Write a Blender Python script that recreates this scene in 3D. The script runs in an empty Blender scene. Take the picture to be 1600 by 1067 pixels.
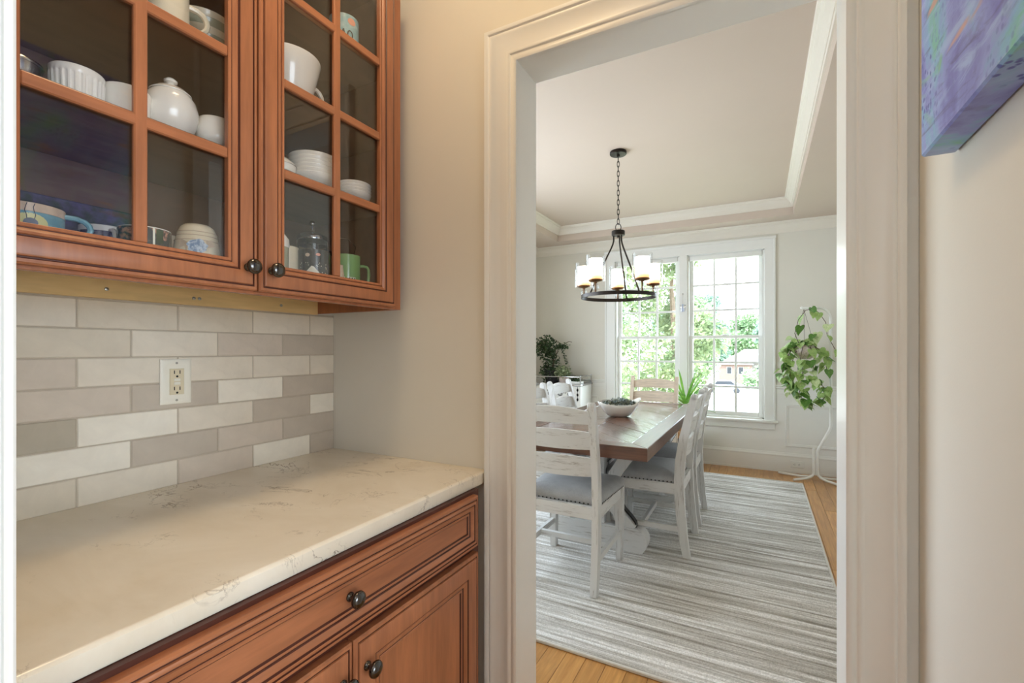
import bpy, bmesh, math, random
from mathutils import Vector, Matrix, Euler

# ---------------------------------------------------------------- camera, world, sun, lights, exposure
SC = bpy.context.scene
COL = SC.collection
HC = 1.267                      # eye height
cam_d = bpy.data.cameras.new('camera')
cam = bpy.data.objects.new('camera', cam_d)
COL.objects.link(cam)
cam_d.sensor_width = 36.0
cam_d.lens = 728.0 / 1600.0 * 36.0
cam_d.shift_y = 12.0 / 1600.0
cam_d.clip_start = 0.02
cam_d.clip_end = 500
cam.location = (0, 0, HC)
cam.rotation_euler = (math.pi / 2, 0, math.atan(387 / 728.0))
SC.camera = cam

world = bpy.data.worlds.new('world')
SC.world = world
world.use_nodes = True
bg = world.node_tree.nodes['Background']
bg.inputs['Color'].default_value = (0.76, 0.885, 1.0, 1)
bg.inputs['Strength'].default_value = 7.6

def area_light(name, loc, rot, sx, sy, power, color, portal=False, shape='RECTANGLE', spread=None):
    l = bpy.data.lights.new(name, 'AREA')
    l.shape = shape
    l.size = sx
    if shape in ('RECTANGLE', 'ELLIPSE'):
        l.size_y = sy
    l.energy = power
    l.color = color
    if spread is not None:
        l.spread = spread
    if portal:
        l.cycles.is_portal = True
    o = bpy.data.objects.new(name, l)
    COL.objects.link(o)
    o.location = loc
    o.rotation_euler = rot
    return o

sun_d = bpy.data.lights.new('sun', 'SUN')
sun_d.energy = 6.0
sun_d.angle = 0.03
sun_d.color = (1.0, 0.95, 0.86)
sun = bpy.data.objects.new('sun', sun_d)
COL.objects.link(sun)
sun.rotation_euler = Vector((-0.35, 0.55, -0.9)).to_track_quat('-Z', 'Y').to_euler()

# sky portals in the window openings; side and kitchen ones are added for daylight
area_light('portal_dining', (-0.76, 5.72, 1.43), (-math.pi / 2, 0, 0), 1.64, 1.84, 1, (1, 1, 1), True)
area_light('portal_side', (-2.78, 2.875, 1.575), (0, -math.pi / 2, 0), 1.65, 2.25, 1, (1, 1, 1), True)
area_light('portal_kitchen', (4.05, -0.7, 1.4), (0, math.pi / 2, 0), 2.0, 3.2, 1, (1, 1, 1), True)
area_light('portal_kitchen_back', (-1.2, -4.65, 1.5), (math.pi / 2, 0, 0), 0.7, 1.0, 1, (1, 1, 1), True)
# added fill light in the unseen kitchen; ceiling lamp of the pantry
area_light('kitchen_lamp', (0.7, -1.3, 2.70), (0, 0, 0), 1.0, 1.0, 8, (0.93, 0.97, 1.0))
area_light('pantry_lamp', (-0.62, 0.60, 2.715), (0, 0, 0), 0.36, 0.36, 5.0, (1.0, 0.75, 0.45), shape='DISK')

vs = SC.view_settings
vs.view_transform = 'Standard'
vs.look = 'None'
vs.exposure = 0.36
vs.gamma = 1.0
vs.use_curve_mapping = False
SC.cycles.max_bounces = 8
SC.cycles.diffuse_bounces = 5
SC.cycles.glossy_bounces = 3
SC.cycles.transparent_max_bounces = 20
SC.cycles.adaptive_threshold = 0.04
SC.cycles.sample_clamp_indirect = 6.0
SC.cycles.caustics_reflective = False
SC.cycles.caustics_refractive = False
random.seed(7)

# ---------------------------------------------------------------- materials
def srgb(r, g, b):
    def f(c):
        c /= 255.0
        return c / 12.92 if c <= 0.04045 else ((c + 0.055) / 1.055) ** 2.4
    return (f(r), f(g), f(b), 1.0)

class NT:
    def __init__(self, name):
        self.m = bpy.data.materials.new(name)
        self.m.use_nodes = True
        self.t = self.m.node_tree
        self.b = self.t.nodes['Principled BSDF']
        self.out = self.t.nodes['Material Output']
    def n(self, typ, **kw):
        nd = self.t.nodes.new(typ)
        for k, v in kw.items():
            if k in nd.inputs:
                nd.inputs[k].default_value = v
            else:
                setattr(nd, k, v)
        return nd
    def l(self, a, b):
        self.t.links.new(a, b)
    def set(self, **kw):
        for k, v in kw.items():
            self.b.inputs[k.replace('_', ' ')].default_value = v
    def coords(self, scale=(1, 1, 1), kind='Object'):
        tc = self.n('ShaderNodeTexCoord')
        mp = self.n('ShaderNodeMapping')
        mp.inputs['Scale'].default_value = scale
        self.l(tc.outputs[kind], mp.inputs['Vector'])
        return mp.outputs['Vector']
    def noise(self, vec, scale, detail=4, rough=0.55, dist=0.0):
        nd = self.n('ShaderNodeTexNoise')
        nd.inputs['Scale'].default_value = scale
        nd.inputs['Detail'].default_value = detail
        nd.inputs['Roughness'].default_value = rough
        nd.inputs['Distortion'].default_value = dist
        self.l(vec, nd.inputs['Vector'])
        return nd.outputs['Fac']
    def ramp(self, fac, stops, interp='LINEAR'):
        nd = self.n('ShaderNodeValToRGB')
        cr = nd.color_ramp
        cr.interpolation = interp
        while len(cr.elements) < len(stops):
            cr.elements.new(0.5)
        for e, (p, c) in zip(cr.elements, stops):
            e.position = p
            e.color = c if len(c) == 4 else (*c, 1)
        self.l(fac, nd.inputs['Fac'])
        return nd.outputs['Color']
    def mix(self, fac, a, b, mode='MIX'):
        nd = self.n('ShaderNodeMix')
        nd.data_type = 'RGBA'
        nd.blend_type = mode
        for sock, v in ((nd.inputs[0], fac), (nd.inputs[6], a), (nd.inputs[7], b)):
            if isinstance(v, (int, float)):
                sock.default_value = v
            elif isinstance(v, tuple):
                sock.default_value = v
            else:
                self.l(v, sock)
        return nd.outputs[2]
    def bump(self, h, strength=0.2, dist=0.01):
        nd = self.n('ShaderNodeBump')
        nd.inputs['Strength'].default_value = strength
        nd.inputs['Distance'].default_value = dist
        self.l(h, nd.inputs['Height'])
        self.l(nd.outputs['Normal'], self.b.inputs['Normal'])
    def col(self, c):
        self.l(c, self.b.inputs['Base Color'])

def sc(c, k):
    return (min(c[0] * k, 1), min(c[1] * k, 1), min(c[2] * k, 1), 1)

def plain(name, c, rough=0.5, metal=0.0, var=0.06, nscale=6.0, bump=0.0, bscale=80, spec=0.5, coat=0.0):
    t = NT(name)
    v = t.coords()
    f = t.noise(v, nscale)
    t.col(t.ramp(f, [(0.3, sc(c, 1 - var)), (0.7, sc(c, 1 + var))]))
    t.set(Roughness=rough, Metallic=metal)
    t.b.inputs['Specular IOR Level'].default_value = spec
    t.b.inputs['Coat Weight'].default_value = coat
    if bump:
        t.bump(t.noise(v, bscale, 3), bump, 0.004)
    return t.m

def wood(name, c0, c1, scale, rough=0.35, fine=60, coat=0.0, dist=0.6, rnd=0.0, bump=0.05, spec=0.5):
    t = NT(name)
    v = t.coords(scale)
    if rnd:
        oi = t.n('ShaderNodeObjectInfo')
        cm = t.n('ShaderNodeVectorMath', operation='SCALE')
        cx = t.n('ShaderNodeCombineXYZ')
        for i in range(3):
            t.l(oi.outputs['Random'], cx.inputs[i])
        t.l(cx.outputs[0], cm.inputs[0])
        cm.inputs['Scale'].default_value = 37.0
        ad = t.n('ShaderNodeVectorMath', operation='ADD')
        t.l(v, ad.inputs[0]); t.l(cm.outputs[0], ad.inputs[1])
        v = ad.outputs[0]
    f = t.noise(v, 2.2, 5, 0.6, dist)
    g = t.noise(v, fine / 8.0, 3, 0.6)
    base = t.ramp(f, [(0.25, c0), (0.75, c1)])
    gr = t.ramp(g, [(0.35, (0.72, 0.72, 0.72, 1)), (0.62, (1.08, 1.08, 1.08, 1))])
    col = t.mix(0.55, base, gr, 'MULTIPLY')
    if rnd:
        m = t.n('ShaderNodeMapRange')
        m.inputs['To Min'].default_value = 1 - rnd
        m.inputs['To Max'].default_value = 1 + rnd
        t.l(oi.outputs['Random'], m.inputs['Value'])
        cc = t.n('ShaderNodeCombineColor')
        for i in range(3):
            t.l(m.outputs['Result'], cc.inputs[i])
        col = t.mix(1.0, col, cc.outputs[0], 'MULTIPLY')
    t.col(col)
    t.set(Roughness=rough)
    t.b.inputs['Coat Weight'].default_value = coat
    t.b.inputs['Coat Roughness'].default_value = 0.15
    t.b.inputs['Specular IOR Level'].default_value = spec
    if bump:
        t.bump(g, bump, 0.003)
    return t.m

def thin_glass(name, tint=(1, 1, 1, 1), rough=0.0, ior=1.5):
    t = NT(name)
    t.t.nodes.remove(t.b)
    tr = t.n('ShaderNodeBsdfTransparent'); tr.inputs['Color'].default_value = tint
    gl = t.n('ShaderNodeBsdfGlossy'); gl.inputs['Roughness'].default_value = rough
    # Schlick reflectance, the same from both sides of the thin sheet
    f0 = ((ior - 1) / (ior + 1)) ** 2
    lw = t.n('ShaderNodeLayerWeight'); lw.inputs['Blend'].default_value = 0.5
    pw = t.n('ShaderNodeMath', operation='POWER'); pw.inputs[1].default_value = 5.0
    t.l(lw.outputs['Facing'], pw.inputs[0])
    ma = t.n('ShaderNodeMath', operation='MULTIPLY_ADD'); ma.inputs[1].default_value = 1 - f0; ma.inputs[2].default_value = f0
    t.l(pw.outputs[0], ma.inputs[0])
    mx = t.n('ShaderNodeMixShader')
    t.l(ma.outputs[0], mx.inputs[0]); t.l(tr.outputs[0], mx.inputs[1]); t.l(gl.outputs[0], mx.inputs[2])
    t.l(mx.outputs[0], t.out.inputs['Surface'])
    return t.m

def distressed(name, scale):
    t = NT(name)
    v = t.coords(scale)
    f = t.noise(v, 3.2, 6, 0.72, 0.4)
    g = t.noise(v, 11.0, 4, 0.65)
    mask = t.ramp(f, [(0.53, (0, 0, 0, 1)), (0.66, (1, 1, 1, 1))])
    m2 = t.ramp(g, [(0.40, (0, 0, 0, 1)), (0.66, (1, 1, 1, 1))])
    mk = t.mix(1.0, mask, m2, 'MULTIPLY')
    col = t.mix(mk, srgb(214, 213, 211), srgb(128, 116, 104))
    t.col(col)
    t.set(Roughness=0.5)
    t.bump(f, 0.12, 0.004)
    return t.m

M = {}
M['wall'] = plain('beige_wall_paint', srgb(224, 220, 210), 0.6, var=0.015, nscale=2, bump=0.03, bscale=220)
M['ceiling'] = plain('ceiling_paint', srgb(206, 190, 177), 0.7, var=0.012, nscale=2)
M['trim'] = plain('white_trim_paint', srgb(236, 236, 233), 0.32, var=0.012, nscale=5)
M['crown'] = plain('cream_crown_paint', srgb(230, 223, 212), 0.4, var=0.012, nscale=5)
M['wainscot'] = plain('white_wainscot_paint', srgb(236, 235, 231), 0.38, var=0.012, nscale=5)
M['kitchen'] = plain('kitchen_wall_paint', srgb(226, 224, 220), 0.6, var=0.02)
M['cab'] = wood('maple_stain_upright', srgb(152, 94, 62), srgb(178, 114, 76), (9, 9, 1.0), 0.34, 60, dist=0.4, bump=0.02)
M['cab_h'] = wood('maple_stain_lengthwise', srgb(152, 94, 62), srgb(178, 114, 76), (9, 1.0, 9), 0.34, 60, dist=0.4, bump=0.02)
M['glaze'] = plain('dark_glaze', srgb(74, 32, 18), 0.45, var=0.15)
M['cab_in'] = wood('cabinet_interior', srgb(104, 78, 58), srgb(122, 92, 68), (6, 1.0, 6), 0.5, 40, bump=0.0)  # unlit inside put into the colour: darker copy of the door wood
M['raw'] = wood('raw_birch_rail', srgb(222, 186, 124), srgb(234, 202, 144), (6, 0.8, 6), 0.55, 40)
M['glass'] = thin_glass('clear_glass', ior=1.68)
M['lampglass'] = thin_glass('clear_lamp_glass', (0.97, 0.97, 0.97, 1), ior=1.3)
M['winglass'] = thin_glass('window_glass', (0.99, 1.0, 0.995, 1), ior=1.35)
M['pewter'] = plain('dark_nickel', srgb(92, 90, 88), 0.16, 1.0, var=0.05)
M['chrome'] = plain('polished_chrome', srgb(205, 207, 210), 0.1, 1.0, var=0.03)
M['steel'] = plain('brushed_steel', srgb(190, 186, 180), 0.22, 1.0, var=0.05)
M['screw'] = plain('zinc_screw', srgb(170, 168, 160), 0.3, 1.0)
M['white_ceramic'] = plain('white_glazed_ceramic', srgb(240, 236, 228), 0.14, var=0.012, coat=0.4)
M['cream_ceramic'] = plain('cream_stoneware', srgb(228, 216, 190), 0.25, var=0.05, nscale=25, coat=0.3)
M['celadon'] = plain('grey_green_stoneware', srgb(164, 164, 140), 0.25, var=0.06, nscale=30, coat=0.3)
M['green_ceramic'] = plain('green_glazed_ceramic', srgb(122, 168, 104), 0.16, var=0.03, coat=0.4)
M['dkgreen'] = plain('dark_green_print', srgb(28, 82, 50), 0.4)
M['cream_print'] = plain('cream_print', srgb(236, 232, 214), 0.4)
M['black_ceramic'] = plain('black_glazed_ceramic', srgb(36, 35, 36), 0.18, coat=0.4)
M['black_metal'] = plain('black_metal', srgb(34, 32, 31), 0.4, 0.6)
M['bronze'] = plain('oil_rubbed_bronze', srgb(46, 40, 36), 0.38, 0.7, var=0.15, nscale=30)
M['copper'] = plain('brown_bronze_cup', srgb(120, 84, 52), 0.35, 0.8)
M['plate'] = plain('ivory_plastic', srgb(238, 234, 220), 0.35, var=0.01)
M['almond'] = plain('almond_plastic', srgb(222, 210, 180), 0.35, var=0.01)
M['black'] = plain('black_recess', srgb(14, 13, 12), 0.7)
M['grout'] = plain('grey_grout', srgb(186, 174, 156), 0.85, var=0.05, nscale=60)
M['chair_x'] = distressed('distressed_white_paint_across', (1.4, 16, 16))
M['chair_y'] = distressed('distressed_white_paint_along', (16, 1.4, 16))
M['chair_z'] = distressed('distressed_white_paint_upright', (16, 16, 1.4))
M['bare_x'] = wood('whitewashed_wood_across', srgb(206, 186, 164), srgb(222, 206, 186), (1.4, 14, 14), 0.55, 40)  # tan tone of the far chair and the canvas stretcher
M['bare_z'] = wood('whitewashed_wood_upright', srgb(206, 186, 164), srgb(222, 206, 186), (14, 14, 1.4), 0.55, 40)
M['nail'] = plain('bronze_nailhead', srgb(44, 40, 38), 0.35, 0.8)
M['table'] = wood('espresso_table_wood', srgb(74, 44, 30), srgb(112, 70, 48), (2.2, 16, 16), 0.2, 60, coat=0.6, rnd=0.38, bump=0.12)
M['table_edge_x'] = wood('espresso_table_edge_across', srgb(80, 50, 36), srgb(112, 74, 54), (1.2, 16, 16), 0.3, 60, coat=0.25, rnd=0.1, bump=0.12)
M['table_edge_y'] = wood('espresso_table_edge_along', srgb(80, 50, 36), srgb(112, 74, 54), (16, 1.2, 16), 0.3, 60, coat=0.25, rnd=0.1, bump=0.12)
M['oak'] = wood('oak_floor', srgb(178, 124, 66), srgb(206, 154, 92), (14, 1.3, 14), 0.3, 50, coat=0.25, dist=1.2, rnd=0.16, bump=0.03)
M['subfloor'] = plain('kitchen_floor', srgb(190, 168, 140), 0.5)
M['stand'] = plain('white_enamel_tube', srgb(236, 236, 232), 0.3, var=0.01)
M['vine'] = plain('brown_vine', srgb(88, 66, 52), 0.7, var=0.2, nscale=40)
M['soil'] = plain('potting_soil', srgb(58, 44, 34), 0.95, var=0.3, nscale=60, bump=0.5)
M['basket'] = plain('black_planter', srgb(34, 32, 34), 0.6, var=0.2, nscale=40)
M['rimwood'] = wood('planter_rim_wood', srgb(160, 112, 66), srgb(190, 140, 90), (3, 3, 20), 0.5)
M['bark'] = plain('grey_bark', srgb(118, 100, 84), 0.9, var=0.25, nscale=12, bump=0.4, bscale=20)

def leaf_mat(name, c0, c1, scale, rough=0.4, trans=0.25, detail=3, rnd=0.12):
    t = NT(name)
    v = t.coords()
    oi = t.n('ShaderNodeObjectInfo')
    f = t.noise(v, scale, detail)
    col = t.ramp(f, [(0.40, c0), (0.60, c1)])
    t.col(col)
    t.set(Roughness=rough)
    # leaves let light through
    d = t.n('ShaderNodeBsdfTranslucent')
    t.l(col, d.inputs['Color'])
    mx = t.n('ShaderNodeMixShader')
    mx.inputs[0].default_value = trans
    t.l(t.b.outputs[0], mx.inputs[1]); t.l(d.outputs[0], mx.inputs[2])
    t.l(mx.outputs[0], t.out.inputs['Surface'])
    return t.m
M['pothos'] = leaf_mat('variegated_pothos_leaf', srgb(96, 150, 62), srgb(206, 222, 150), 26)
M['pothos_pale'] = leaf_mat('cream_pothos_leaf', srgb(160, 196, 110), srgb(238, 240, 206), 22)
M['pothos_dark'] = leaf_mat('green_pothos_leaf', srgb(58, 104, 44), srgb(112, 150, 70), 20)
M['dracaena'] = leaf_mat('bright_strap_leaf', srgb(92, 150, 56), srgb(150, 196, 92), 8)
M['ivy'] = leaf_mat('dark_trailing_leaf', srgb(40, 62, 40), srgb(74, 98, 62), 14)
M['ivy_pale'] = leaf_mat('variegated_trailing_leaf', srgb(88, 110, 74), srgb(190, 198, 160), 40)
M['succ'] = leaf_mat('grey_green_succulent', srgb(84, 92, 78), srgb(168, 170, 150), 50)
M['succ_blue'] = leaf_mat('blue_grey_succulent', srgb(96, 112, 116), srgb(150, 164, 166), 50)
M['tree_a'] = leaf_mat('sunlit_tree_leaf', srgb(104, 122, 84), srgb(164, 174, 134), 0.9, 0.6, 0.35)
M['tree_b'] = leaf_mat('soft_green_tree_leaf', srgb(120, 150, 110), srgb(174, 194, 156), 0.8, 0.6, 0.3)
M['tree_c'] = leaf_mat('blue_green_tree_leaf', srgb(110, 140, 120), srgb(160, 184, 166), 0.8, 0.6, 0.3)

def fabric():
    t = NT('grey_linen_upholstery')
    v = t.coords()
    w = t.noise(v, 320, 2)
    g = t.noise(v, 9, 4)
    c = t.ramp(g, [(0.3, srgb(150, 151, 153)), (0.7, srgb(172, 173, 175))])
    t.col(t.mix(0.35, c, t.ramp(w, [(0.35, (0.6, 0.6, 0.6, 1)), (0.65, (1.15, 1.15, 1.15, 1))]), 'MULTIPLY'))
    t.set(Roughness=0.85)
    t.b.inputs['Sheen Weight'].default_value = 0.3
    t.bump(w, 0.25, 0.002)
    return t.m
M['fabric'] = fabric()

def quartz():
    t = NT('cream_veined_quartz')
    v = t.coords((1.0, 1.6, 1.0))
    big = t.noise(v, 3.0, 6, 0.6, 0.8)
    base = t.ramp(big, [(0.3, srgb(226, 214, 192)), (0.7, srgb(240, 231, 214))])
    # thin broken veins where a noise crosses its middle value
    n1 = t.noise(v, 5.5, 7, 0.62, 1.1)
    band = t.ramp(n1, [(0.488, (0, 0, 0, 1)), (0.5, (1, 1, 1, 1)), (0.512, (0, 0, 0, 1))])
    brk = t.ramp(t.noise(v, 4.2, 3), [(0.52, (0, 0, 0, 1)), (0.66, (1, 1, 1, 1))])
    vein = t.mix(1.0, band, brk, 'MULTIPLY')
    n2 = t.noise(v, 16, 5, 0.6, 0.6)
    band2 = t.ramp(n2, [(0.485, (0, 0, 0, 1)), (0.5, (0.5, 0.5, 0.5, 1)), (0.515, (0, 0, 0, 1))])
    brk2 = t.ramp(t.noise(v, 9.0, 3), [(0.56, (0, 0, 0, 1)), (0.68, (1, 1, 1, 1))])
    v2 = t.mix(1.0, band2, brk2, 'MULTIPLY')
    allv = t.mix(1.0, vein, v2, 'ADD')
    t.col(t.mix(allv, base, srgb(132, 114, 96)))
    t.set(Roughness=0.16)
    return t.m
M['quartz'] = quartz()

def tile_mat(name, c):
    t = NT(name)
    v = t.coords()
    oi = t.n('ShaderNodeObjectInfo')
    f = t.noise(v, 14, 4, 0.6, 0.6)
    t.col(t.ramp(f, [(0.3, sc(c, 0.94)), (0.7, sc(c, 1.05))]))
    t.set(Roughness=0.1)
    wv = t.noise(v, 11, 2, 0.5, 1.2)
    wf = t.noise(v, 46, 2, 0.5, 0.5)
    t.bump(t.mix(0.25, wv, wf), 0.16, 0.02)
    return t.m
TILE = dict(cream=tile_mat('cream_glazed_tile', srgb(238, 231, 216)), light=tile_mat('pale_sand_glazed_tile', srgb(226, 216, 199)),
            beige=tile_mat('sand_glazed_tile', srgb(218, 207, 188)), greige=tile_mat('greige_glazed_tile', srgb(210, 197, 181)),
            grey=tile_mat('taupe_glazed_tile', srgb(196, 184, 168)), moss=tile_mat('grey_green_glazed_tile', srgb(184, 174, 156)))

def rug_mat():
    t = NT('striped_wool_rug')
    v = t.coords((0.45, 17, 1))
    a = t.noise(v, 1.6, 8, 0.72, 0.1)
    v2 = t.coords((3.0, 60, 1))
    b = t.noise(v2, 1.6, 4, 0.7)
    v3 = t.coords()
    sp = t.noise(v3, 150, 3, 0.7)
    c = t.ramp(a, [(0.34, srgb(132, 125, 116)), (0.43, srgb(176, 171, 163)), (0.52, srgb(212, 209, 204)), (0.60, srgb(242, 241, 240))])
    c = t.mix(0.45, c, t.ramp(b, [(0.35, (0.74, 0.73, 0.72, 1)), (0.62, (1.1, 1.1, 1.1, 1))]), 'MULTIPLY')
    c = t.mix(0.5, c, t.ramp(sp, [(0.36, (0.5, 0.49, 0.48, 1)), (0.6, (1.15, 1.15, 1.15, 1))]), 'MULTIPLY')
    t.col(c)
    t.set(Roughness=0.95)
    t.bump(t.mix(0.5, sp, b), 0.5, 0.006)
    return t.m
M['rug'] = rug_mat()
M['rug_edge'] = plain('rug_binding', srgb(206, 202, 194), 0.9, var=0.06, nscale=60)

def canvas_mat(name):
    t = NT(name)
    v = t.coords((1, 1, 1))
    # loose painted meadow and water: big wobbling colour fields, daubs and dark strokes
    f = t.noise(v, 3.4, 5, 0.6, 1.6)
    c = t.ramp(f, [(0.28, srgb(76, 82, 160)), (0.38, srgb(116, 120, 204)), (0.48, srgb(142, 154, 224)), (0.56, srgb(130, 182, 222)), (0.64, srgb(120, 196, 170)), (0.76, srgb(214, 186, 190))])
    vs_ = t.coords((2, 4, 26))
    mp = vs_.node; mp.inputs['Rotation'].default_value = (0.62, 0, 0)
    st = t.noise(vs_, 1.6, 5, 0.65, 0.8)
    c = t.mix(t.ramp(st, [(0.50, (0, 0, 0, 1)), (0.64, (0.75, 0.75, 0.75, 1))]), c, srgb(168, 194, 240))
    c = t.mix(t.ramp(st, [(0.30, (0.75, 0.75, 0.75, 1)), (0.42, (0, 0, 0, 1))]), c, srgb(74, 68, 140))
    vo = t.n('ShaderNodeTexVoronoi'); vo.inputs['Scale'].default_value = 95
    t.l(v, vo.inputs['Vector'])
    dm = t.ramp(vo.outputs['Distance'], [(0.25, (1, 1, 1, 1)), (0.42, (0, 0, 0, 1))])
    area = t.ramp(t.noise(v, 5.0, 3), [(0.5, (0, 0, 0, 1)), (0.6, (1, 1, 1, 1))])
    c = t.mix(t.mix(1.0, dm, area, 'MULTIPLY'), c, srgb(84, 92, 186))
    gr = t.ramp(t.noise(v, 7.0, 3, 0.6, 1.0), [(0.60, (0, 0, 0, 1)), (0.70, (0.9, 0.9, 0.9, 1))])
    c = t.mix(gr, c, srgb(124, 196, 146))
    pk = t.ramp(t.noise(vs_, 0.9, 3, 0.6), [(0.62, (0, 0, 0, 1)), (0.68, (0.8, 0.8, 0.8, 1))])
    c = t.mix(pk, c, srgb(214, 166, 150))
    t.col(c)
    t.set(Roughness=0.42)
    t.bump(st, 0.15, 0.003)
    return t.m
M['canvas'] = canvas_mat('painted_canvas')

def spotted(name, base, spot, scale, lo, hi, rough=0.2):
    t = NT(name)
    v = t.coords()
    f = t.noise(v, scale, 4, 0.6, 0.4)
    t.col(t.ramp(f, [(lo, base), (hi, spot)]))
    t.set(Roughness=rough)
    return t.m
M['blue_mug'] = spotted('blue_green_glaze', srgb(110, 158, 172), srgb(146, 184, 192), 30, 0.35, 0.65)
M['sand_glaze'] = spotted('sand_glaze', srgb(196, 176, 154), srgb(216, 196, 172), 40, 0.35, 0.65)
M['yellow_glaze'] = plain('pale_yellow_glaze', srgb(216, 212, 150), 0.3)
M['navy_glaze'] = plain('navy_glaze', srgb(38, 44, 62), 0.3)
M['floral_dark'] = spotted('dark_floral_print', srgb(52, 60, 60), srgb(190, 142, 122), 55, 0.50, 0.60)
M['navy_print'] = spotted('navy_floral_print', srgb(50, 54, 78), srgb(150, 146, 150), 60, 0.50, 0.62)
M['hydrangea'] = spotted('blue_flower_print', srgb(96, 124, 158), srgb(190, 204, 216), 130, 0.42, 0.58)
M['speckle'] = spotted('speckled_white_pot', srgb(222, 206, 198), srgb(150, 128, 118), 130, 0.54, 0.64, 0.4)
M['tray_print'] = spotted('lavender_field_print', srgb(62, 74, 56), srgb(96, 88, 120), 24, 0.42, 0.58, 0.5)
M['aqua_mug'] = spotted('aqua_glaze', srgb(140, 182, 190), srgb(176, 204, 206), 40, 0.4, 0.6)
M['salmon'] = plain('salmon_print', srgb(226, 160, 136), 0.3)
M['ink'] = plain('dark_ink_print', srgb(30, 34, 34), 0.4)

def candle_mat():
    t = NT('glowing_candle_glass')
    tc = t.n('ShaderNodeTexCoord')
    sp = t.n('ShaderNodeSeparateXYZ')
    t.l(tc.outputs['Generated'], sp.inputs[0])
    c = t.ramp(sp.outputs['Z'], [(0.05, (1.0, 0.46, 0.14, 1)), (0.34, (1.0, 0.80, 0.52, 1)), (0.55, (1.0, 0.90, 0.74, 1))])
    s = t.n('ShaderNodeMapRange')
    s.inputs['From Min'].default_value = 0.05; s.inputs['From Max'].default_value = 0.5
    s.inputs['To Min'].default_value = 0.9; s.inputs['To Max'].default_value = 6.0
    t.l(sp.outputs['Z'], s.inputs['Value'])
    t.l(c, t.b.inputs['Emission Color'])
    t.l(s.outputs['Result'], t.b.inputs['Emission Strength'])
    t.set(Base_Color=(0.9, 0.8, 0.6, 1), Roughness=0.4)
    return t.m
M['candle'] = candle_mat()
M['crystal'] = thin_glass('crystal', (0.86, 0.88, 0.9, 1), ior=1.9)
M['suncatcher'] = plain('blue_white_suncatcher', srgb(196, 206, 232), 0.1, var=0.1, coat=0.6)
M['lawn'] = plain('lawn', srgb(164, 166, 140), 0.9, var=0.2, nscale=3)
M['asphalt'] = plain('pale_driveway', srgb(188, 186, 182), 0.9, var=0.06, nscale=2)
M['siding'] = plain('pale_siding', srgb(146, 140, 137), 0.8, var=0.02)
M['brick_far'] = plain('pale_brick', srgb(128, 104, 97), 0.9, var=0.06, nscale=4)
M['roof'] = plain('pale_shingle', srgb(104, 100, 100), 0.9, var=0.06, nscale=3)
M['farglass'] = plain('far_window_glass', srgb(40, 43, 50), 0.4)
M['car'] = plain('silver_car_paint', srgb(190, 198, 206), 0.25, 0.3)
M['lampdiff'] = NT('frosted_lamp_diffuser').m
M['lampdiff'].node_tree.nodes['Principled BSDF'].inputs['Emission Color'].default_value = (1, 0.8, 0.55, 1)
M['lampdiff'].node_tree.nodes['Principled BSDF'].inputs['Emission Strength'].default_value = 2.0

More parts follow.
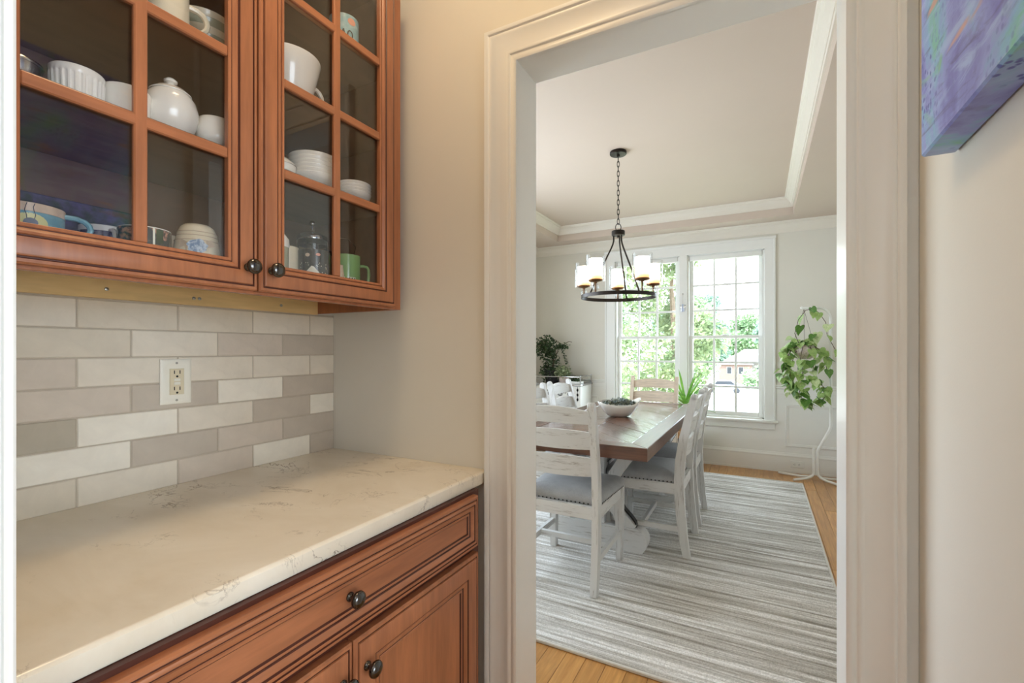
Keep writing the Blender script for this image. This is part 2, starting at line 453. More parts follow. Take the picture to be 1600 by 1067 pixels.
# ---------------------------------------------------------------- mesh helpers
class MB:
    def __init__(self):
        self.v = []; self.f = []; self.mi = []; self.mat = 0; self.T = None
    def _add(self, vs, fs, mi=None):
        b = len(self.v)
        for p in vs:
            p = Vector(p)
            self.v.append(self.T @ p if self.T else p)
        for f in fs:
            self.f.append([b + i for i in f])
            self.mi.append(self.mat if mi is None else mi)
        return self
    def box(self, x0, x1, y0, y1, z0, z1, bev=0.0):
        if x0 > x1: x0, x1 = x1, x0
        if y0 > y1: y0, y1 = y1, y0
        if z0 > z1: z0, z1 = z1, z0
        if bev <= 0:
            vs = [(x, y, z) for z in (z0, z1) for y in (y0, y1) for x in (x0, x1)]
            return self._add(vs, [(0, 2, 3, 1), (4, 5, 7, 6), (0, 1, 5, 4), (2, 6, 7, 3), (0, 4, 6, 2), (1, 3, 7, 5)])
        b = bev
        bm = bmesh.new()
        bmesh.ops.create_cube(bm, size=1)
        for q in bm.verts:
            q.co = Vector(((x0 + x1) / 2 + q.co.x * (x1 - x0), (y0 + y1) / 2 + q.co.y * (y1 - y0), (z0 + z1) / 2 + q.co.z * (z1 - z0)))
        bmesh.ops.bevel(bm, geom=list(bm.edges), offset=b, segments=1 if b < 0.004 else 2, affect='EDGES', profile=0.5)
        bm.verts.index_update()
        vs = [tuple(q.co) for q in bm.verts]
        fs = [[q.index for q in f.verts] for f in bm.faces]
        bm.free()
        return self._add(vs, fs)
    def prism(self, pts, axis, a0, a1):
        """polygon pts (2D) extruded along axis x / y / z between a0 and a1"""
        def m(p, a):
            return {'x': (a, p[0], p[1]), 'y': (p[0], a, p[1]), 'z': (p[0], p[1], a)}[axis]
        n = len(pts)
        vs = [m(p, a0) for p in pts] + [m(p, a1) for p in pts]
        fs = [list(range(n))[::-1], list(range(n, 2 * n))]
        fs += [(i, (i + 1) % n, n + (i + 1) % n, n + i) for i in range(n)]
        return self._add(vs, fs)
    def rings(self, rings, closed=True, caps=False, mats=None, wrap=False):
        n = len(rings[0]); b = []
        vs = [p for r in rings for p in r]
        fs = []; ms = []
        R = len(rings)
        for k in range(R if wrap else R - 1):
            k2 = (k + 1) % R
            for i in range(n if closed else n - 1):
                j = (i + 1) % n
                fs.append((k * n + i, k * n + j, k2 * n + j, k2 * n + i))
                ms.append(self.mat if mats is None else mats[k])
        if caps:
            fs.append(tuple(range(n))[::-1]); ms.append(self.mat)
            fs.append(tuple((R - 1) * n + i for i in range(n))); ms.append(self.mat if mats is None else mats[-1])
        base = len(self.v)
        for p in vs:
            p = Vector(p); self.v.append(self.T @ p if self.T else p)
        for f, m_ in zip(fs, ms):
            self.f.append([base + i for i in f]); self.mi.append(m_)
        return self
    def tube(self, pts, r, n=8, caps=True, closed=False):
        pts = [Vector(p) for p in pts]
        rr = r if isinstance(r, (list, tuple)) else [r] * len(pts)
        rings = []
        up = None
        N = len(pts)
        for i, p in enumerate(pts):
            if closed:
                t = (pts[(i + 1) % N] - pts[i - 1]).normalized()
            else:
                t = (pts[min(i + 1, N - 1)] - pts[max(i - 1, 0)]).normalized()
            if up is None:
                up = Vector((0, 0, 1)) if abs(t.z) < 0.9 else Vector((1, 0, 0))
            s_ = t.cross(up)
            if s_.length < 1e-6:
                s_ = t.orthogonal()
            s_.normalize()
            up = s_.cross(t).normalized()
            rings.append([p + (s_ * math.cos(a) + up * math.sin(a)) * rr[i] for a in [2 * math.pi * k / n for k in range(n)]])
        return self.rings(rings, True, caps and not closed, wrap=closed)
    def lathe(self, prof, c=(0, 0, 0), n=24, caps=False, mats=None, axis='z'):
        rings = []
        for r, h in prof:
            r = max(r, 1e-4)
            ring = []
            for k in range(n):
                a = 2 * math.pi * k / n
                q = (r * math.cos(a), r * math.sin(a), h)
                if axis == 'x': q = (q[2], q[0], q[1])
                if axis == 'y': q = (q[0], q[2], q[1])
                ring.append((c[0] + q[0], c[1] + q[1], c[2] + q[2]))
            rings.append(ring)
        return self.rings(rings, True, caps, mats)
    def ell(self, c, rx, ry, rz, n=12, m=8):
        rings = []
        for i in range(m + 1):
            ph = -math.pi / 2 + math.pi * i / m
            cr = max(math.cos(ph), 1e-3)
            rings.append([(c[0] + rx * cr * math.cos(2 * math.pi * k / n), c[1] + ry * cr * math.sin(2 * math.pi * k / n), c[2] + rz * math.sin(ph)) for k in range(n)])
        return self.rings(rings, True, True)
    def sweep(self, path, half_w, half_t, side):
        """rectangular bar along a path; side = fixed direction of the width"""
        pts = [Vector(p) for p in path]
        side = Vector(side).normalized()
        N = len(pts); rings = []
        for i, p in enumerate(pts):
            t = (pts[min(i + 1, N - 1)] - pts[max(i - 1, 0)]).normalized()
            nn = side.cross(t).normalized()
            w = half_w[i] if isinstance(half_w, (list, tuple)) else half_w
            h = half_t[i] if isinstance(half_t, (list, tuple)) else half_t
            rings.append([p + side * w + nn * h, p - side * w + nn * h, p - side * w - nn * h, p + side * w - nn * h])
        return self.rings(rings, True, True)
    def mesh(self, name, mats, off=(0, 0, 0), smooth=True, angle=0.6, recalc=True):
        me = bpy.data.meshes.new(name)
        o = Vector(off)
        me.from_pydata([tuple(p - o) for p in self.v], [], self.f)
        for m_ in (mats if isinstance(mats, (list, tuple)) else [mats]):
            me.materials.append(m_)
        me.polygons.foreach_set('material_index', self.mi)
        if recalc:
            bm = bmesh.new(); bm.from_mesh(me)
            bmesh.ops.recalc_face_normals(bm, faces=bm.faces)
            bm.to_mesh(me); bm.free()
        if smooth:
            me.shade_smooth()
            me.set_sharp_from_angle(angle=angle)
        me.update()
        return me

def world_off(o):
    v = Vector((0, 0, 0))
    while o is not None:
        v += o.location
        o = o.parent
    return v

def part(name, mb, mats, parent=None, at=None, local=False, **kw):
    """one mesh object; vertices are given in world space and moved into the parent's space"""
    base = world_off(parent) if (parent is not None and not local) else Vector((0, 0, 0))
    loc = Vector(at) if at is not None else base
    me = mb.mesh(name, mats, loc if not local else (0, 0, 0), **kw)
    o = bpy.data.objects.new(name, me)
    COL.objects.link(o)
    if parent is not None:
        o.parent = parent
    o.location = (loc - base) if not local else (Vector(at) if at is not None else Vector((0, 0, 0)))
    return o

def inst(name, me, parent, loc, rot=(0, 0, 0), scale=(1, 1, 1)):
    o = bpy.data.objects.new(name, me)
    COL.objects.link(o)
    o.parent = parent
    o.location = Vector(loc)
    o.rotation_euler = rot
    o.scale = scale
    return o

def tag(o, label, cat, group=None, kind=None):
    if label: o['label'] = label
    if cat: o['category'] = cat
    if group: o['group'] = group
    if kind: o['kind'] = kind
    return o

def thing(name, label, cat, loc, rz=0.0, group=None):
    o = bpy.data.objects.new(name, None)
    COL.objects.link(o)
    o.empty_display_size = 0.05
    o.location = loc
    o.rotation_euler = (0, 0, rz)
    return tag(o, label, cat, group)

def struct(name, loc=None, mb=None, mats=None, label=None, **kw):
    if mb is None:
        o = bpy.data.objects.new(name, None); COL.objects.link(o)
        o.location = loc or (0, 0, 0)
    else:
        o = part(name, mb, mats, at=loc, **kw)
    o['kind'] = 'structure'
    if label: o['label'] = label
    return o

def copy_tree(o, parent=None):
    c = o.copy()
    COL.objects.link(c)
    c.parent = parent
    for ch in list(o.children):
        copy_tree(ch, c)
    return c

def rect_ring(u0, u1, v0, v1, t, h, fn):
    return [fn(u0 + t, v0 + t, h), fn(u1 - t, v0 + t, h), fn(u1 - t, v1 - t, h), fn(u0 + t, v1 - t, h)]

def panel_sweep(mb, u0, u1, v0, v1, prof, fn, mats=None, fill=True):
    """profile of (inset, height) rings swept round a rectangle with mitred corners"""
    rings = [rect_ring(u0, u1, v0, v1, t, h, fn) for t, h in prof]
    mb.rings(rings, True, False, mats)
    if fill:
        mb._add(rings[-1], [(0, 1, 2, 3)], mats[-1] if mats else None)
    return mb

# ================================================================ SETTING
YE, YD = 1.172, 1.292           # pantry and dining face of the wall between
XT = -1.343                     # tile face
XR = 0.272                      # pantry right wall
WY = 5.585                      # dining window wall
DX0, DX1 = -2.62, 0.80          # dining side walls
CZ = 2.743
OL, OR_, OT = -0.604, 0.156, 2.08   # doorway opening

# floor: slab and oak planks
floor = struct('floor', (0, 0, 0), MB().box(-3.3, 4.1, -4.7, 5.7, -0.12, -0.012), M['subfloor'], 'honey oak strip floor')
pw = 0.083
pl_me = MB().box(-pw / 2 + 0.0006, pw / 2 - 0.0006, -0.5, 0.5, -0.012, 0.0, 0.0012).mesh('plank', M['oak'])
rp = random.Random(3)
k = 0
x = DX0 + pw / 2
while x < DX1:
    inp = (-0.72 < x < XR)
    y = -0.3 - rp.random() * 0.6 if inp else YD - rp.random() * 0.9
    lo = 0.0 if inp else YD
    while y < WY:
        L = rp.uniform(0.9, 1.9)
        a, b = max(y, lo), min(y + L, WY)
        if b - a > 0.03:
            inst('plank', pl_me, floor, (x, (a + b) / 2, 0), (0, 0, 0), (1, (b - a) - 0.0012, 1))
        y += L
    x += pw

# walls of the pantry
wall_left = struct('wall_left', (XT, 0.6, 0), MB().box(-1.46, -1.353, 0.0, YE, 0, CZ), M['wall'], 'beige pantry wall behind the cabinets')
struct('wall_right', None, MB().box(XR, XR + 0.11, 0.52, YE, 0, CZ), M['wall'], 'beige pantry wall with the canvas')
wm = MB()
wm.box(DX0, OL - 0.02, YE, YD, 0, CZ).box(OR_ + 0.02, DX1 + 0.2, YE, YD, 0, CZ).box(OL - 0.02, OR_ + 0.02, YE, YD, OT + 0.02, CZ)
struct('wall_middle', None, wm, M['wall'], 'beige wall with the cased opening to the dining room')
wn = MB()
wn.box(-3.2, -0.495, 0.0, 0.118, 0, CZ).box(-0.495, XR + 0.11, 0.0, 0.118, 2.12, CZ)
struct('wall_near', None, wn, M['wall'], 'beige wall beside the viewpoint')
struct('ceiling', None, MB().box(-3.3, 4.1, -4.7, YD - 0.021, CZ, CZ + 0.12), M['ceiling'], 'flat ceiling of pantry and kitchen')
kb = MB()
kb.box(-3.3, -1.55, -4.7, -4.6, 0, CZ).box(-0.85, 4.1, -4.7, -4.6, 0, CZ).box(-1.55, -0.85, -4.7, -4.6, 0, 1.0).box(-1.55, -0.85, -4.7, -4.6, 2.0, CZ).box(-3.3, -3.2, -4.6, 0.118, 0, CZ)
kb.box(4.0, 4.1, -4.6, -2.3, 0, CZ).box(4.0, 4.1, 0.9, YD, 0, CZ).box(4.0, 4.1, -2.3, 0.9, 0, 0.4).box(4.0, 4.1, -2.3, 0.9, 2.4, CZ).box(DX1 + 0.2, 4.1, YE, YD, 0, CZ)  # unseen openings added to send daylight into the pantry
struct('wall_kitchen', None, kb, M['kitchen'], 'kitchen walls behind the viewpoint')

# opening beside the viewpoint: jamb lining with bead and casing
d0 = struct('door_2', (-0.476, 0.06, 0), label='white cased opening at the left edge')
jb = MB().box(-0.495, -0.478, -0.002, 0.1205, 0, 2.10)
jb.box(-0.478, XR, -0.002, 0.1205, 2.10, 2.12)
part('jamb', jb, M['trim'], d0)
cs = MB()
for t, r in ((0.1265, 0.0038), (0.1205, 0.0022)):
    cs.tube([(-0.4785, t, 0), (-0.4785, t, 2.1)], r, 10)
cs.box(-0.57, -0.4795, 0.118, 0.130, 0, 2.14, 0.002)
part('casing', cs, M['trim'], d0)

# cased opening to the dining room
d1 = struct('door_1', (OL, YE, 0), label='white cased opening to the dining room')
part('jamb', MB().box(OL - 0.018, OL, YE - 0.001, YD + 0.001, 0, OT).box(OR_, OR_ + 0.018, YE - 0.001, YD + 0.001, 0, OT)
     .box(OL - 0.018, OR_ + 0.018, YE - 0.001, YD + 0.001, OT, OT + 0.018), M['trim'], d1)
def door_casing(yf, sgn, w, wr):
    prof = [(-0.006, 0), (-0.006, 0.011), (-0.002, 0.014), (0.006, 0.014), (0.009, 0.0105), (0.012, 0.0105), (0.015, 0.0145), (0.022, 0.0155),
            (0.026, 0.0125), (0.045, 0.0165), (0.066, 0.0205), (0.070, 0.0235), (0.074, 0.0235), (0.076, 0.0215), (0.080, 0.026), (0.090, 0.026), (0.091, 0.0)]
    rings = []
    for t, h in prof:
        t += 0.006 if sgn < 0 else 0.014
        yy = yf + sgn * h
        rings.append([(OL - t, yy, 0), (OL - t, yy, OT + t), (OR_ + t * wr, yy, OT + t), (OR_ + t * wr, yy, 0)])
    return MB().rings(rings, closed=False)
part('casing', door_casing(YE, -1, 0.09, 0.98), M['trim'], d1, angle=0.9)
part('casing', door_casing(YD, 1, 0.09, 1.0), M['trim'], d1, angle=0.9)
struct('trim_1', None, MB().box(OR_ + 0.089, XR, YE - 0.012, YE, 0, CZ, 0.002), M['trim'], 'narrow white filler board beside the door casing')
bbp = [(0, 0), (0.014, 0), (0.014, 0.12), (0.009, 0.135), (0.004, 0.14), (0, 0.14)]
struct('baseboard_right', None, MB().prism([(XR - a, b) for a, b in bbp], 'y', 0.52, YE - 0.02), M['trim'], 'white baseboard of the pantry')

# dining room shell
wx0, wx1, wz0, wz1 = -1.555, 0.05, 0.53, 2.33       # rough window opening
wb = MB()
wb.box(DX0 - 0.1, wx0, WY, WY + 0.14, 0, 2.85).box(wx1, DX1 + 0.1, WY, WY + 0.14, 0, 2.85).box(wx0, wx1, WY, WY + 0.14, 0, wz0).box(wx0, wx1, WY, WY + 0.14, wz1, 2.85)
struct('wall_back', None, wb, M['wall'], 'beige dining wall with the double window')
wl = MB()
sy0, sy1, sz0, sz1 = 1.75, 4.0, 0.75, 2.4
wl.box(DX0 - 0.14, DX0, YE, sy0, 0, 2.85).box(DX0 - 0.14, DX0, sy1, WY, 0, 2.85).box(DX0 - 0.14, DX0, sy0, sy1, 0, sz0).box(DX0 - 0.14, DX0, sy0, sy1, sz1, 2.85)
struct('wall_dining_left', None, wl, M['wall'], 'beige dining wall on the left')
struct('wall_dining_right', None, MB().box(DX1, DX1 + 0.12, YD, WY, 0, 2.85), M['wall'], 'beige dining wall on the right')
# added side window frame, out of view, brings in extra daylight
sw = MB()
for yy in (sy0, sy1 - 0.06, (sy0 + sy1) / 2 - 0.03):
    sw.box(DX0 - 0.10, DX0 + 0.015, yy, yy + 0.06, sz0, sz1)
for zz in (sz0, sz1 - 0.06, (sz0 + sz1) / 2 - 0.02):
    sw.box(DX0 - 0.10, DX0 + 0.015, sy0, sy1, zz, zz + 0.05)
struct('window_3', None, sw, M['trim'], 'white window frame in the left dining wall')

# tray ceiling
SZ, TZ = 2.58, 2.745
tx0, tx1, ty0, ty1 = -2.178, 0.288, 1.70, 5.29
ct = MB()
ct.box(DX0, DX1, YD, ty0, SZ, SZ + 0.03).box(DX0, DX1, ty1, WY, SZ, SZ + 0.03).box(DX0, tx0, ty0, ty1, SZ, SZ + 0.03).box(tx1, DX1, ty0, ty1, SZ, SZ + 0.03)
ct.box(tx0 - 0.03, tx0, ty0 - 0.03, ty1 + 0.03, SZ + 0.03, TZ + 0.02).box(tx1, tx1 + 0.03, ty0 - 0.03, ty1 + 0.03, SZ + 0.03, TZ + 0.02)
ct.box(tx0, tx1, ty0 - 0.03, ty0, SZ + 0.03, TZ + 0.02).box(tx0, tx1, ty1, ty1 + 0.03, SZ + 0.03, TZ + 0.02)
ct.box(DX0 - 0.1, DX1 + 0.1, YD - 0.02, WY + 0.1, TZ, TZ + 0.15)
struct('ceiling_tray', None, ct, M['ceiling'], 'off-white tray ceiling of the dining room', smooth=False)
fxy = lambda u, v, h: (u, v, h)
cr = [(0, 2.655), (0.010, 2.655), (0.014, 2.668), (0.018, 2.668), (0.026, 2.688), (0.044, 2.712), (0.058, 2.722), (0.060, 2.730), (0.070, 2.734), (0.074, 2.745)]
struct('trim_2', None, panel_sweep(MB(), tx0, tx1, ty0, ty1, cr, fxy, fill=False), M['crown'], 'white crown moulding inside the ceiling tray', smooth=False)
cr2 = [(0, 2.475), (0.010, 2.475), (0.014, 2.488), (0.018, 2.488), (0.028, 2.512), (0.052, 2.545), (0.068, 2.556), (0.070, 2.564), (0.082, 2.570), (0.086, 2.58)]
struct('trim_3', None, panel_sweep(MB(), DX0, DX1, YD, WY, cr2, fxy, fill=False), M['crown'], 'white crown moulding where the dining walls meet the ceiling', smooth=False)

# wainscot of the window wall and side walls
cx0, cx1 = -1.668, 0.142        # outer edges of the window casing
wz = MB()
wz.box(DX0, cx0, WY - 0.008, WY, 0, 0.82).box(cx1, DX1, WY - 0.008, WY, 0, 0.82).box(cx0, cx1, WY - 0.008, WY, 0, 0.43)
wz.box(DX1 - 0.008, DX1, YD, WY, 0, 0.82).box(DX0, DX0 + 0.008, YD, sy0, 0, 0.82).box(DX0, DX0 + 0.008, sy1, WY, 0, 0.82).box(DX0, DX0 + 0.008, sy0, sy1, 0, 0.75)
wains = struct('trim_4', None, wz, M['wainscot'], 'white wainscot below the chair rail')
rail = [(0, 0.80), (0.010, 0.80), (0.012, 0.812), (0.012, 0.852), (0.018, 0.862), (0.020, 0.874), (0.030, 0.884), (0.030, 0.893), (0.024, 0.897), (0, 0.897)]
rl = MB()
for a, b in ((DX0, cx0), (cx1, DX1)):
    rl.prism([(WY - p, q) for p, q in rail], 'x', a, b)
rl.prism([(DX1 - p, q) for p, q in rail], 'y', YD, WY)
rl.prism([(DX0 + p, q) for p, q in rail], 'y', sy1, WY)
struct('trim_5', None, rl, M['wainscot'], 'white chair rail moulding', smooth=False)
pm = [(0, 0), (0, 0.008), (0.004, 0.013), (0.010, 0.014), (0.014, 0.010), (0.020, 0.009), (0.026, 0.006), (0.028, 0)]
fb = lambda u, v, h: (u, WY - 0.008 - h, v)
fr_ = lambda u, v, h: (DX1 - 0.008 - h, u, v)
fl_ = lambda u, v, h: (DX0 + 0.008 + h, u, v)
for u0, u1, fn in ((0.236, 0.70, fb), (-2.52, -1.76, fb), (1.5, 3.3, fr_), (3.45, 5.4, fr_), (4.1, 5.4, fl_)):
    part('panel_moulding', panel_sweep(MB(), u0, u1, 0.265, 0.695, pm, fn, fill=False), M['wainscot'], wains)
bp = [(0, 0), (0.018, 0), (0.018, 0.022), (0.016, 0.024), (0.016, 0.160), (0.020, 0.164), (0.020, 0.172), (0.012, 0.186), (0.008, 0.198), (0, 0.198)]
struct('baseboard_back', None, MB().prism([(WY - 0.008 - a, b) for a, b in bp], 'x', DX0, DX1), M['wainscot'], 'tall white baseboard under the window', smooth=False)
struct('baseboard_dining_right', None, MB().prism([(DX1 - 0.008 - a, b) for a, b in bp], 'y', YD, WY), M['wainscot'], 'tall white baseboard on the right', smooth=False)
struct('baseboard_dining_left', None, MB().prism([(DX0 + 0.008 + a, b) for a, b in bp], 'y', YD, WY), M['wainscot'], 'tall white baseboard on the left', smooth=False)

# window casing, stool and apron
wc = struct('trim_6', (cx0, WY, 0.5), label='white casing round the double window')
wcm = MB()
wcm.box(cx0, wx0 + 0.006, WY - 0.018, WY, 0.51, 2.44, 0.003).box(wx1 - 0.006, cx1, WY - 0.018, WY, 0.51, 2.44, 0.003)
wcm.box(cx0, cx1, WY - 0.019, WY, wz1 - 0.006, 2.44, 0.003).box(cx0 - 0.008, cx1 + 0.008, WY - 0.03, WY, 2.425, 2.452, 0.004)
wcm.box(cx0 - 0.004, cx0 + 0.016, WY - 0.026, WY, 0.51, 2.44, 0.003).box(cx1 - 0.016, cx1 + 0.004, WY - 0.026, WY, 0.51, 2.44, 0.003)
wcm.box(-0.808, -0.724, WY - 0.018, WY + 0.10, 0.51, wz1, 0.003)
part('casing', wcm, M['trim'], wc)
part('stool', MB().box(cx0 - 0.03, cx1 + 0.03, WY - 0.055, WY + 0.09, 0.497, 0.523, 0.006), M['trim'], wc)
part('apron', MB().box(cx0, cx1, WY - 0.022, WY, 0.425, 0.497, 0.004).box(cx0, cx1, WY - 0.028, WY, 0.425, 0.437, 0.003), M['trim'], wc)

def double_hung(name, x0, x1, label):
    w = struct(name, ((x0 + x1) / 2, WY + 0.06, wz0), label=label)
    fr = MB()
    fr.box(x0, x0 + 0.018, WY + 0.005, WY + 0.13, wz0, wz1).box(x1 - 0.018, x1, WY + 0.005, WY + 0.13, wz0, wz1)
    fr.box(x0, x1, WY + 0.005, WY + 0.13, wz1 - 0.012, wz1).box(x0, x1, WY + 0.005, WY + 0.13, wz0 - 0.01, wz0 + 0.012)
    part('frame', fr, M['trim'], w)
    part('roller_shade', MB().box(x0 + 0.02, x1 - 0.02, WY + 0.012, WY + 0.055, 2.262, wz1 - 0.012, 0.006), M['trim'], w)
    part('shade_bracket', MB().box(x0 + 0.012, x0 + 0.022, WY + 0.006, WY + 0.05, 2.27, wz1 - 0.008, 0.002).box(x1 - 0.022, x1 - 0.012, WY + 0.006, WY + 0.05, 2.27, wz1 - 0.008, 0.002), M['steel'], w)
    for up in (True, False):
        y0 = WY + (0.085 if up else 0.045)
        z0, z1 = (1.385, wz1 - 0.012) if up else (wz0 + 0.012, 1.42)
        a, b = x0 + 0.018, x1 - 0.018
        st, bot, top = 0.038, (0.034 if up else 0.045), (0.045 if up else 0.030)
        sm = MB()
        sm.box(a, a + st, y0, y0 + 0.035, z0, z1, 0.003).box(b - st, b, y0, y0 + 0.035, z0, z1, 0.003)
        sm.box(a + st, b - st, y0, y0 + 0.035, z0, z0 + bot, 0.003).box(a + st, b - st, y0, y0 + 0.035, z1 - top, z1, 0.003)
        sash = part('sash', sm, M['trim'], w)
        g0, g1, h0, h1 = a + st, b - st, z0 + bot, z1 - top
        cw, ch = (g1 - g0) / 3, (h1 - h0) / 3
        for i in (1, 2):
            part('muntin', MB().box(g0 + cw * i - 0.011, g0 + cw * i + 0.011, y0 + 0.009, y0 + 0.026, h0, h1, 0.002), M['trim'], sash)
        for j in (1, 2):
            part('muntin', MB().box(g0, g1, y0 + 0.0095, y0 + 0.0255, h0 + ch * j - 0.011, h0 + ch * j + 0.011, 0.002), M['trim'], sash)
        for i in range(3):
            for j in range(3):
                part('pane', MB().box(g0 + cw * i + 0.002, g0 + cw * (i + 1) - 0.002, y0 + 0.016, y0 + 0.019, h0 + ch * j + 0.002, h0 + ch * (j + 1) - 0.002), M['winglass'], sash)
        if up:
            part('sash_lock', MB().box((g0 + g1) / 2 - 0.025, (g0 + g1) / 2 + 0.025, WY + 0.05, WY + 0.08, 1.42, 1.434, 0.004), M['trim'], w)
double_hung('window_1', -1.549, -0.808, 'left double-hung window seen behind the chandelier')
double_hung('window_2', -0.724, 0.044, 'right double-hung window looking onto the house')

# ================================================================ PANTRY
# backsplash tiles: parts of the left wall
part('grout_bed', MB().box(-1.352, XT - 0.0022, 0.135, YE, 0.914, 1.386), M['grout'], wall_left)
tcache = {}
def tile(y0, y1, z0, z1, colr):
    w, h = round(y1 - y0 - 0.003, 4), round(z1 - z0 - 0.003, 4)
    key = (w, h, colr)
    if key not in tcache:
        tcache[key] = MB().box(-0.008, 0, -w / 2, w / 2, -h / 2, h / 2, 0.0016).mesh('tile', TILE[colr])
    r_ = random.Random(hash((round(y0, 3), round(z0, 3))) & 0xffff)
    o = inst('tile', tcache[key], wall_left, Vector((XT + r_.uniform(-0.0005, 0.0005), (y0 + y1) / 2, (z0 + z1) / 2)) - world_off(wall_left),
             (0, r_.uniform(-0.004, 0.004), r_.uniform(-0.003, 0.003)))
A = [0.135, 0.2545, 0.4615, 0.6665, 0.871, 1.0715, YE]
B = [0.135, 0.359, 0.563, 0.768, 0.970, YE]
rows = [(A, ['beige', 'beige', 'light', 'greige', 'cream', 'grey']), (B, ['cream', 'cream', 'grey', 'greige', 'grey']),
        (A, ['moss', 'moss', 'cream', 'light', 'grey', 'cream']), (B, ['greige', 'greige', 'grey', 'cream', 'grey']),
        (A, ['greige', 'greige', 'light', 'light', 'light', 'light']), (B, ['beige', 'beige', 'light', 'greige', 'grey']),
        (A, ['light', 'light', 'beige', 'beige', 'light', 'light'])]
z = 0.9125
for js, cols in rows:
    for i in range(len(js) - 1):
        tile(js[i], js[i + 1], z, min(z + 0.067, 1.386), cols[i])
    z += 0.067

# outlet in the backsplash
ox, oy, oz = XT, 0.6595, 1.183
t = thing('outlet', 'ivory outlet cover with an almond receptacle set in the tiled backsplash', 'outlet', (ox, oy, oz))
fo = lambda u, v, h: (ox + 0.0005 + h, u, v)
part('cover_plate', panel_sweep(MB(), oy - 0.0365, oy + 0.0365, oz - 0.058, oz + 0.058, [(0, 0), (0, 0.003), (0.004, 0.006), (0.0125, 0.0065), (0.0145, 0.0058)], fo), M['plate'], t)
rcp = part('receptacle', panel_sweep(MB(), oy - 0.0168, oy + 0.0168, oz - 0.0335, oz + 0.0335, [(0, 0.003), (0, 0.0075), (0.0012, 0.0085)], fo), M['almond'], t)
for s_ in (1, -1):
    zc = oz + s_ * 0.021
    for dy in (-0.0065, 0.0065):
        part('slot', MB().box(ox + 0.008, ox + 0.0093, oy + dy - 0.0011, oy + dy + 0.0011, zc - 0.001, zc + 0.008), M['black'], rcp)
    part('ground_hole', MB().lathe([(0.0028, 0.008), (0.0028, 0.0093), (0.0001, 0.0093)], (ox, oy, zc - 0.0075), 10, axis='x'), M['black'], rcp)
    part('test_button', MB().box(ox + 0.008, ox + 0.0102, oy - 0.0075, oy + 0.0075, oz + s_ * 0.0047 - 0.0035, oz + s_ * 0.0047 + 0.0035, 0.0006), M['plate'], rcp)
    part('screw', MB().lathe([(0.0032, 0.005), (0.003, 0.0074), (0.0001, 0.0078)], (ox, oy, oz + s_ * 0.048), 12, axis='x'), M['screw'], t)

# countertop
XC = -0.708
ctop = MB()
prof = [(-1.353, 0.878), (XC + 0.0, 0.878), (XC + 0.002, 0.881), (XC + 0.002, 0.908), (XC - 0.001, 0.912), (XC - 0.005, 0.914), (-1.353, 0.914)]
ctop.prism(prof, 'y', 0.14, YE - 0.001)
tag(part('countertop', ctop, M['quartz'], at=(XC, 0.66, 0.878)), 'cream quartz countertop with thin grey veins on the base cabinet', 'countertop')

def knob_mesh():
    p = [(0.0085, 0), (0.0088, 0.0025), (0.0062, 0.004), (0.0052, 0.010), (0.0056, 0.014), (0.0095, 0.0175), (0.0150, 0.0195), (0.0162, 0.0225), (0.0154, 0.0265), (0.011, 0.030), (0.005, 0.0317), (0.0002, 0.032)]
    return MB().lathe(p, (0, 0, 0), 24, axis='x').mesh('knob', M['pewter'], angle=1.2)
KNOB = knob_mesh()
def knob(parent, x, y, z):
    return inst('knob', KNOB, parent, Vector((x, y, z)) - world_off(parent))

edge = [(0, 0), (0, 0.015), (0.003, 0.0182), (0.008, 0.0185), (0.0095, 0.0165), (0.0115, 0.0165), (0.0125, 0.0195), (0.015, 0.0205)]
def front_profile(rail_w, inner):
    pr = list(edge) + [(rail_w, 0.0205)] + [(rail_w + a, h) for a, h in inner]
    ms = []
    for (a, h), (a2, h2) in zip(pr, pr[1:]):
        ms.append(0)
    return pr, ms
def darken(pr, ms, spans):
    for i in range(len(pr) - 1):
        mid = (pr[i][0] + pr[i + 1][0]) / 2
        if any(a <= mid <= b for a, b in spans):
            ms[i] = 1
    return ms

# base cabinet
cb0, cb1 = 0.165, 1.107
FX = -0.695
base = thing('base_cabinet', 'reddish maple base cabinet with one wide drawer over two doors', 'cabinet', (FX, 0.636, 0))
part('body', MB().box(-1.34, FX - 0.018, cb0, cb0 + 0.018, 0.0, 0.877).box(-1.34, FX - 0.018, cb1 - 0.018, cb1, 0.0, 0.877).box(-1.34, -1.33, cb0, cb1, 0.1, 0.877)
     .box(-1.34, FX - 0.018, cb0, cb1, 0.10, 0.118).box(-0.77, -0.76, cb0, cb1, 0, 0.10), M['cab'], base)
ff = MB()
ff.box(FX - 0.018, FX, cb0, cb0 + 0.042, 0.10, 0.877).box(FX - 0.018, FX, cb1 - 0.042, cb1, 0.10, 0.877)
for z0_, z1_ in ((0.835, 0.877), (0.70, 0.745), (0.10, 0.14)):
    ff.box(FX - 0.018, FX, cb0 + 0.042, cb1 - 0.042, z0_, z1_)
ff.box(FX - 0.018, FX, 0.615, 0.657, 0.14, 0.70)
part('face_frame', ff, M['glaze'], base, smooth=False)  # shade in the gaps round the fronts put into the frame colour
fnb = lambda u, v, h: (FX + h, u, v)
inner_flat = [(0.002, 0.0178), (0.0035, 0.0178), (0.005, 0.0198), (0.010, 0.0190), (0.016, 0.0150), (0.018, 0.0128), (0.0195, 0.0128), (0.021, 0.0142), (0.025, 0.0138), (0.028, 0.0105)]
pr, ms = front_profile(0.019, inner_flat)
ms = darken(pr, ms, [(0.0082, 0.0116), (0.0192, 0.0226), (0.0352, 0.0386), (0.0445, 0.048)])
drw = part('drawer_front', panel_sweep(MB(), 0.196, 1.079, 0.7315, 0.869, pr, fnb, ms + [0]), [M['cab_h'], M['glaze']], base, angle=0.5)
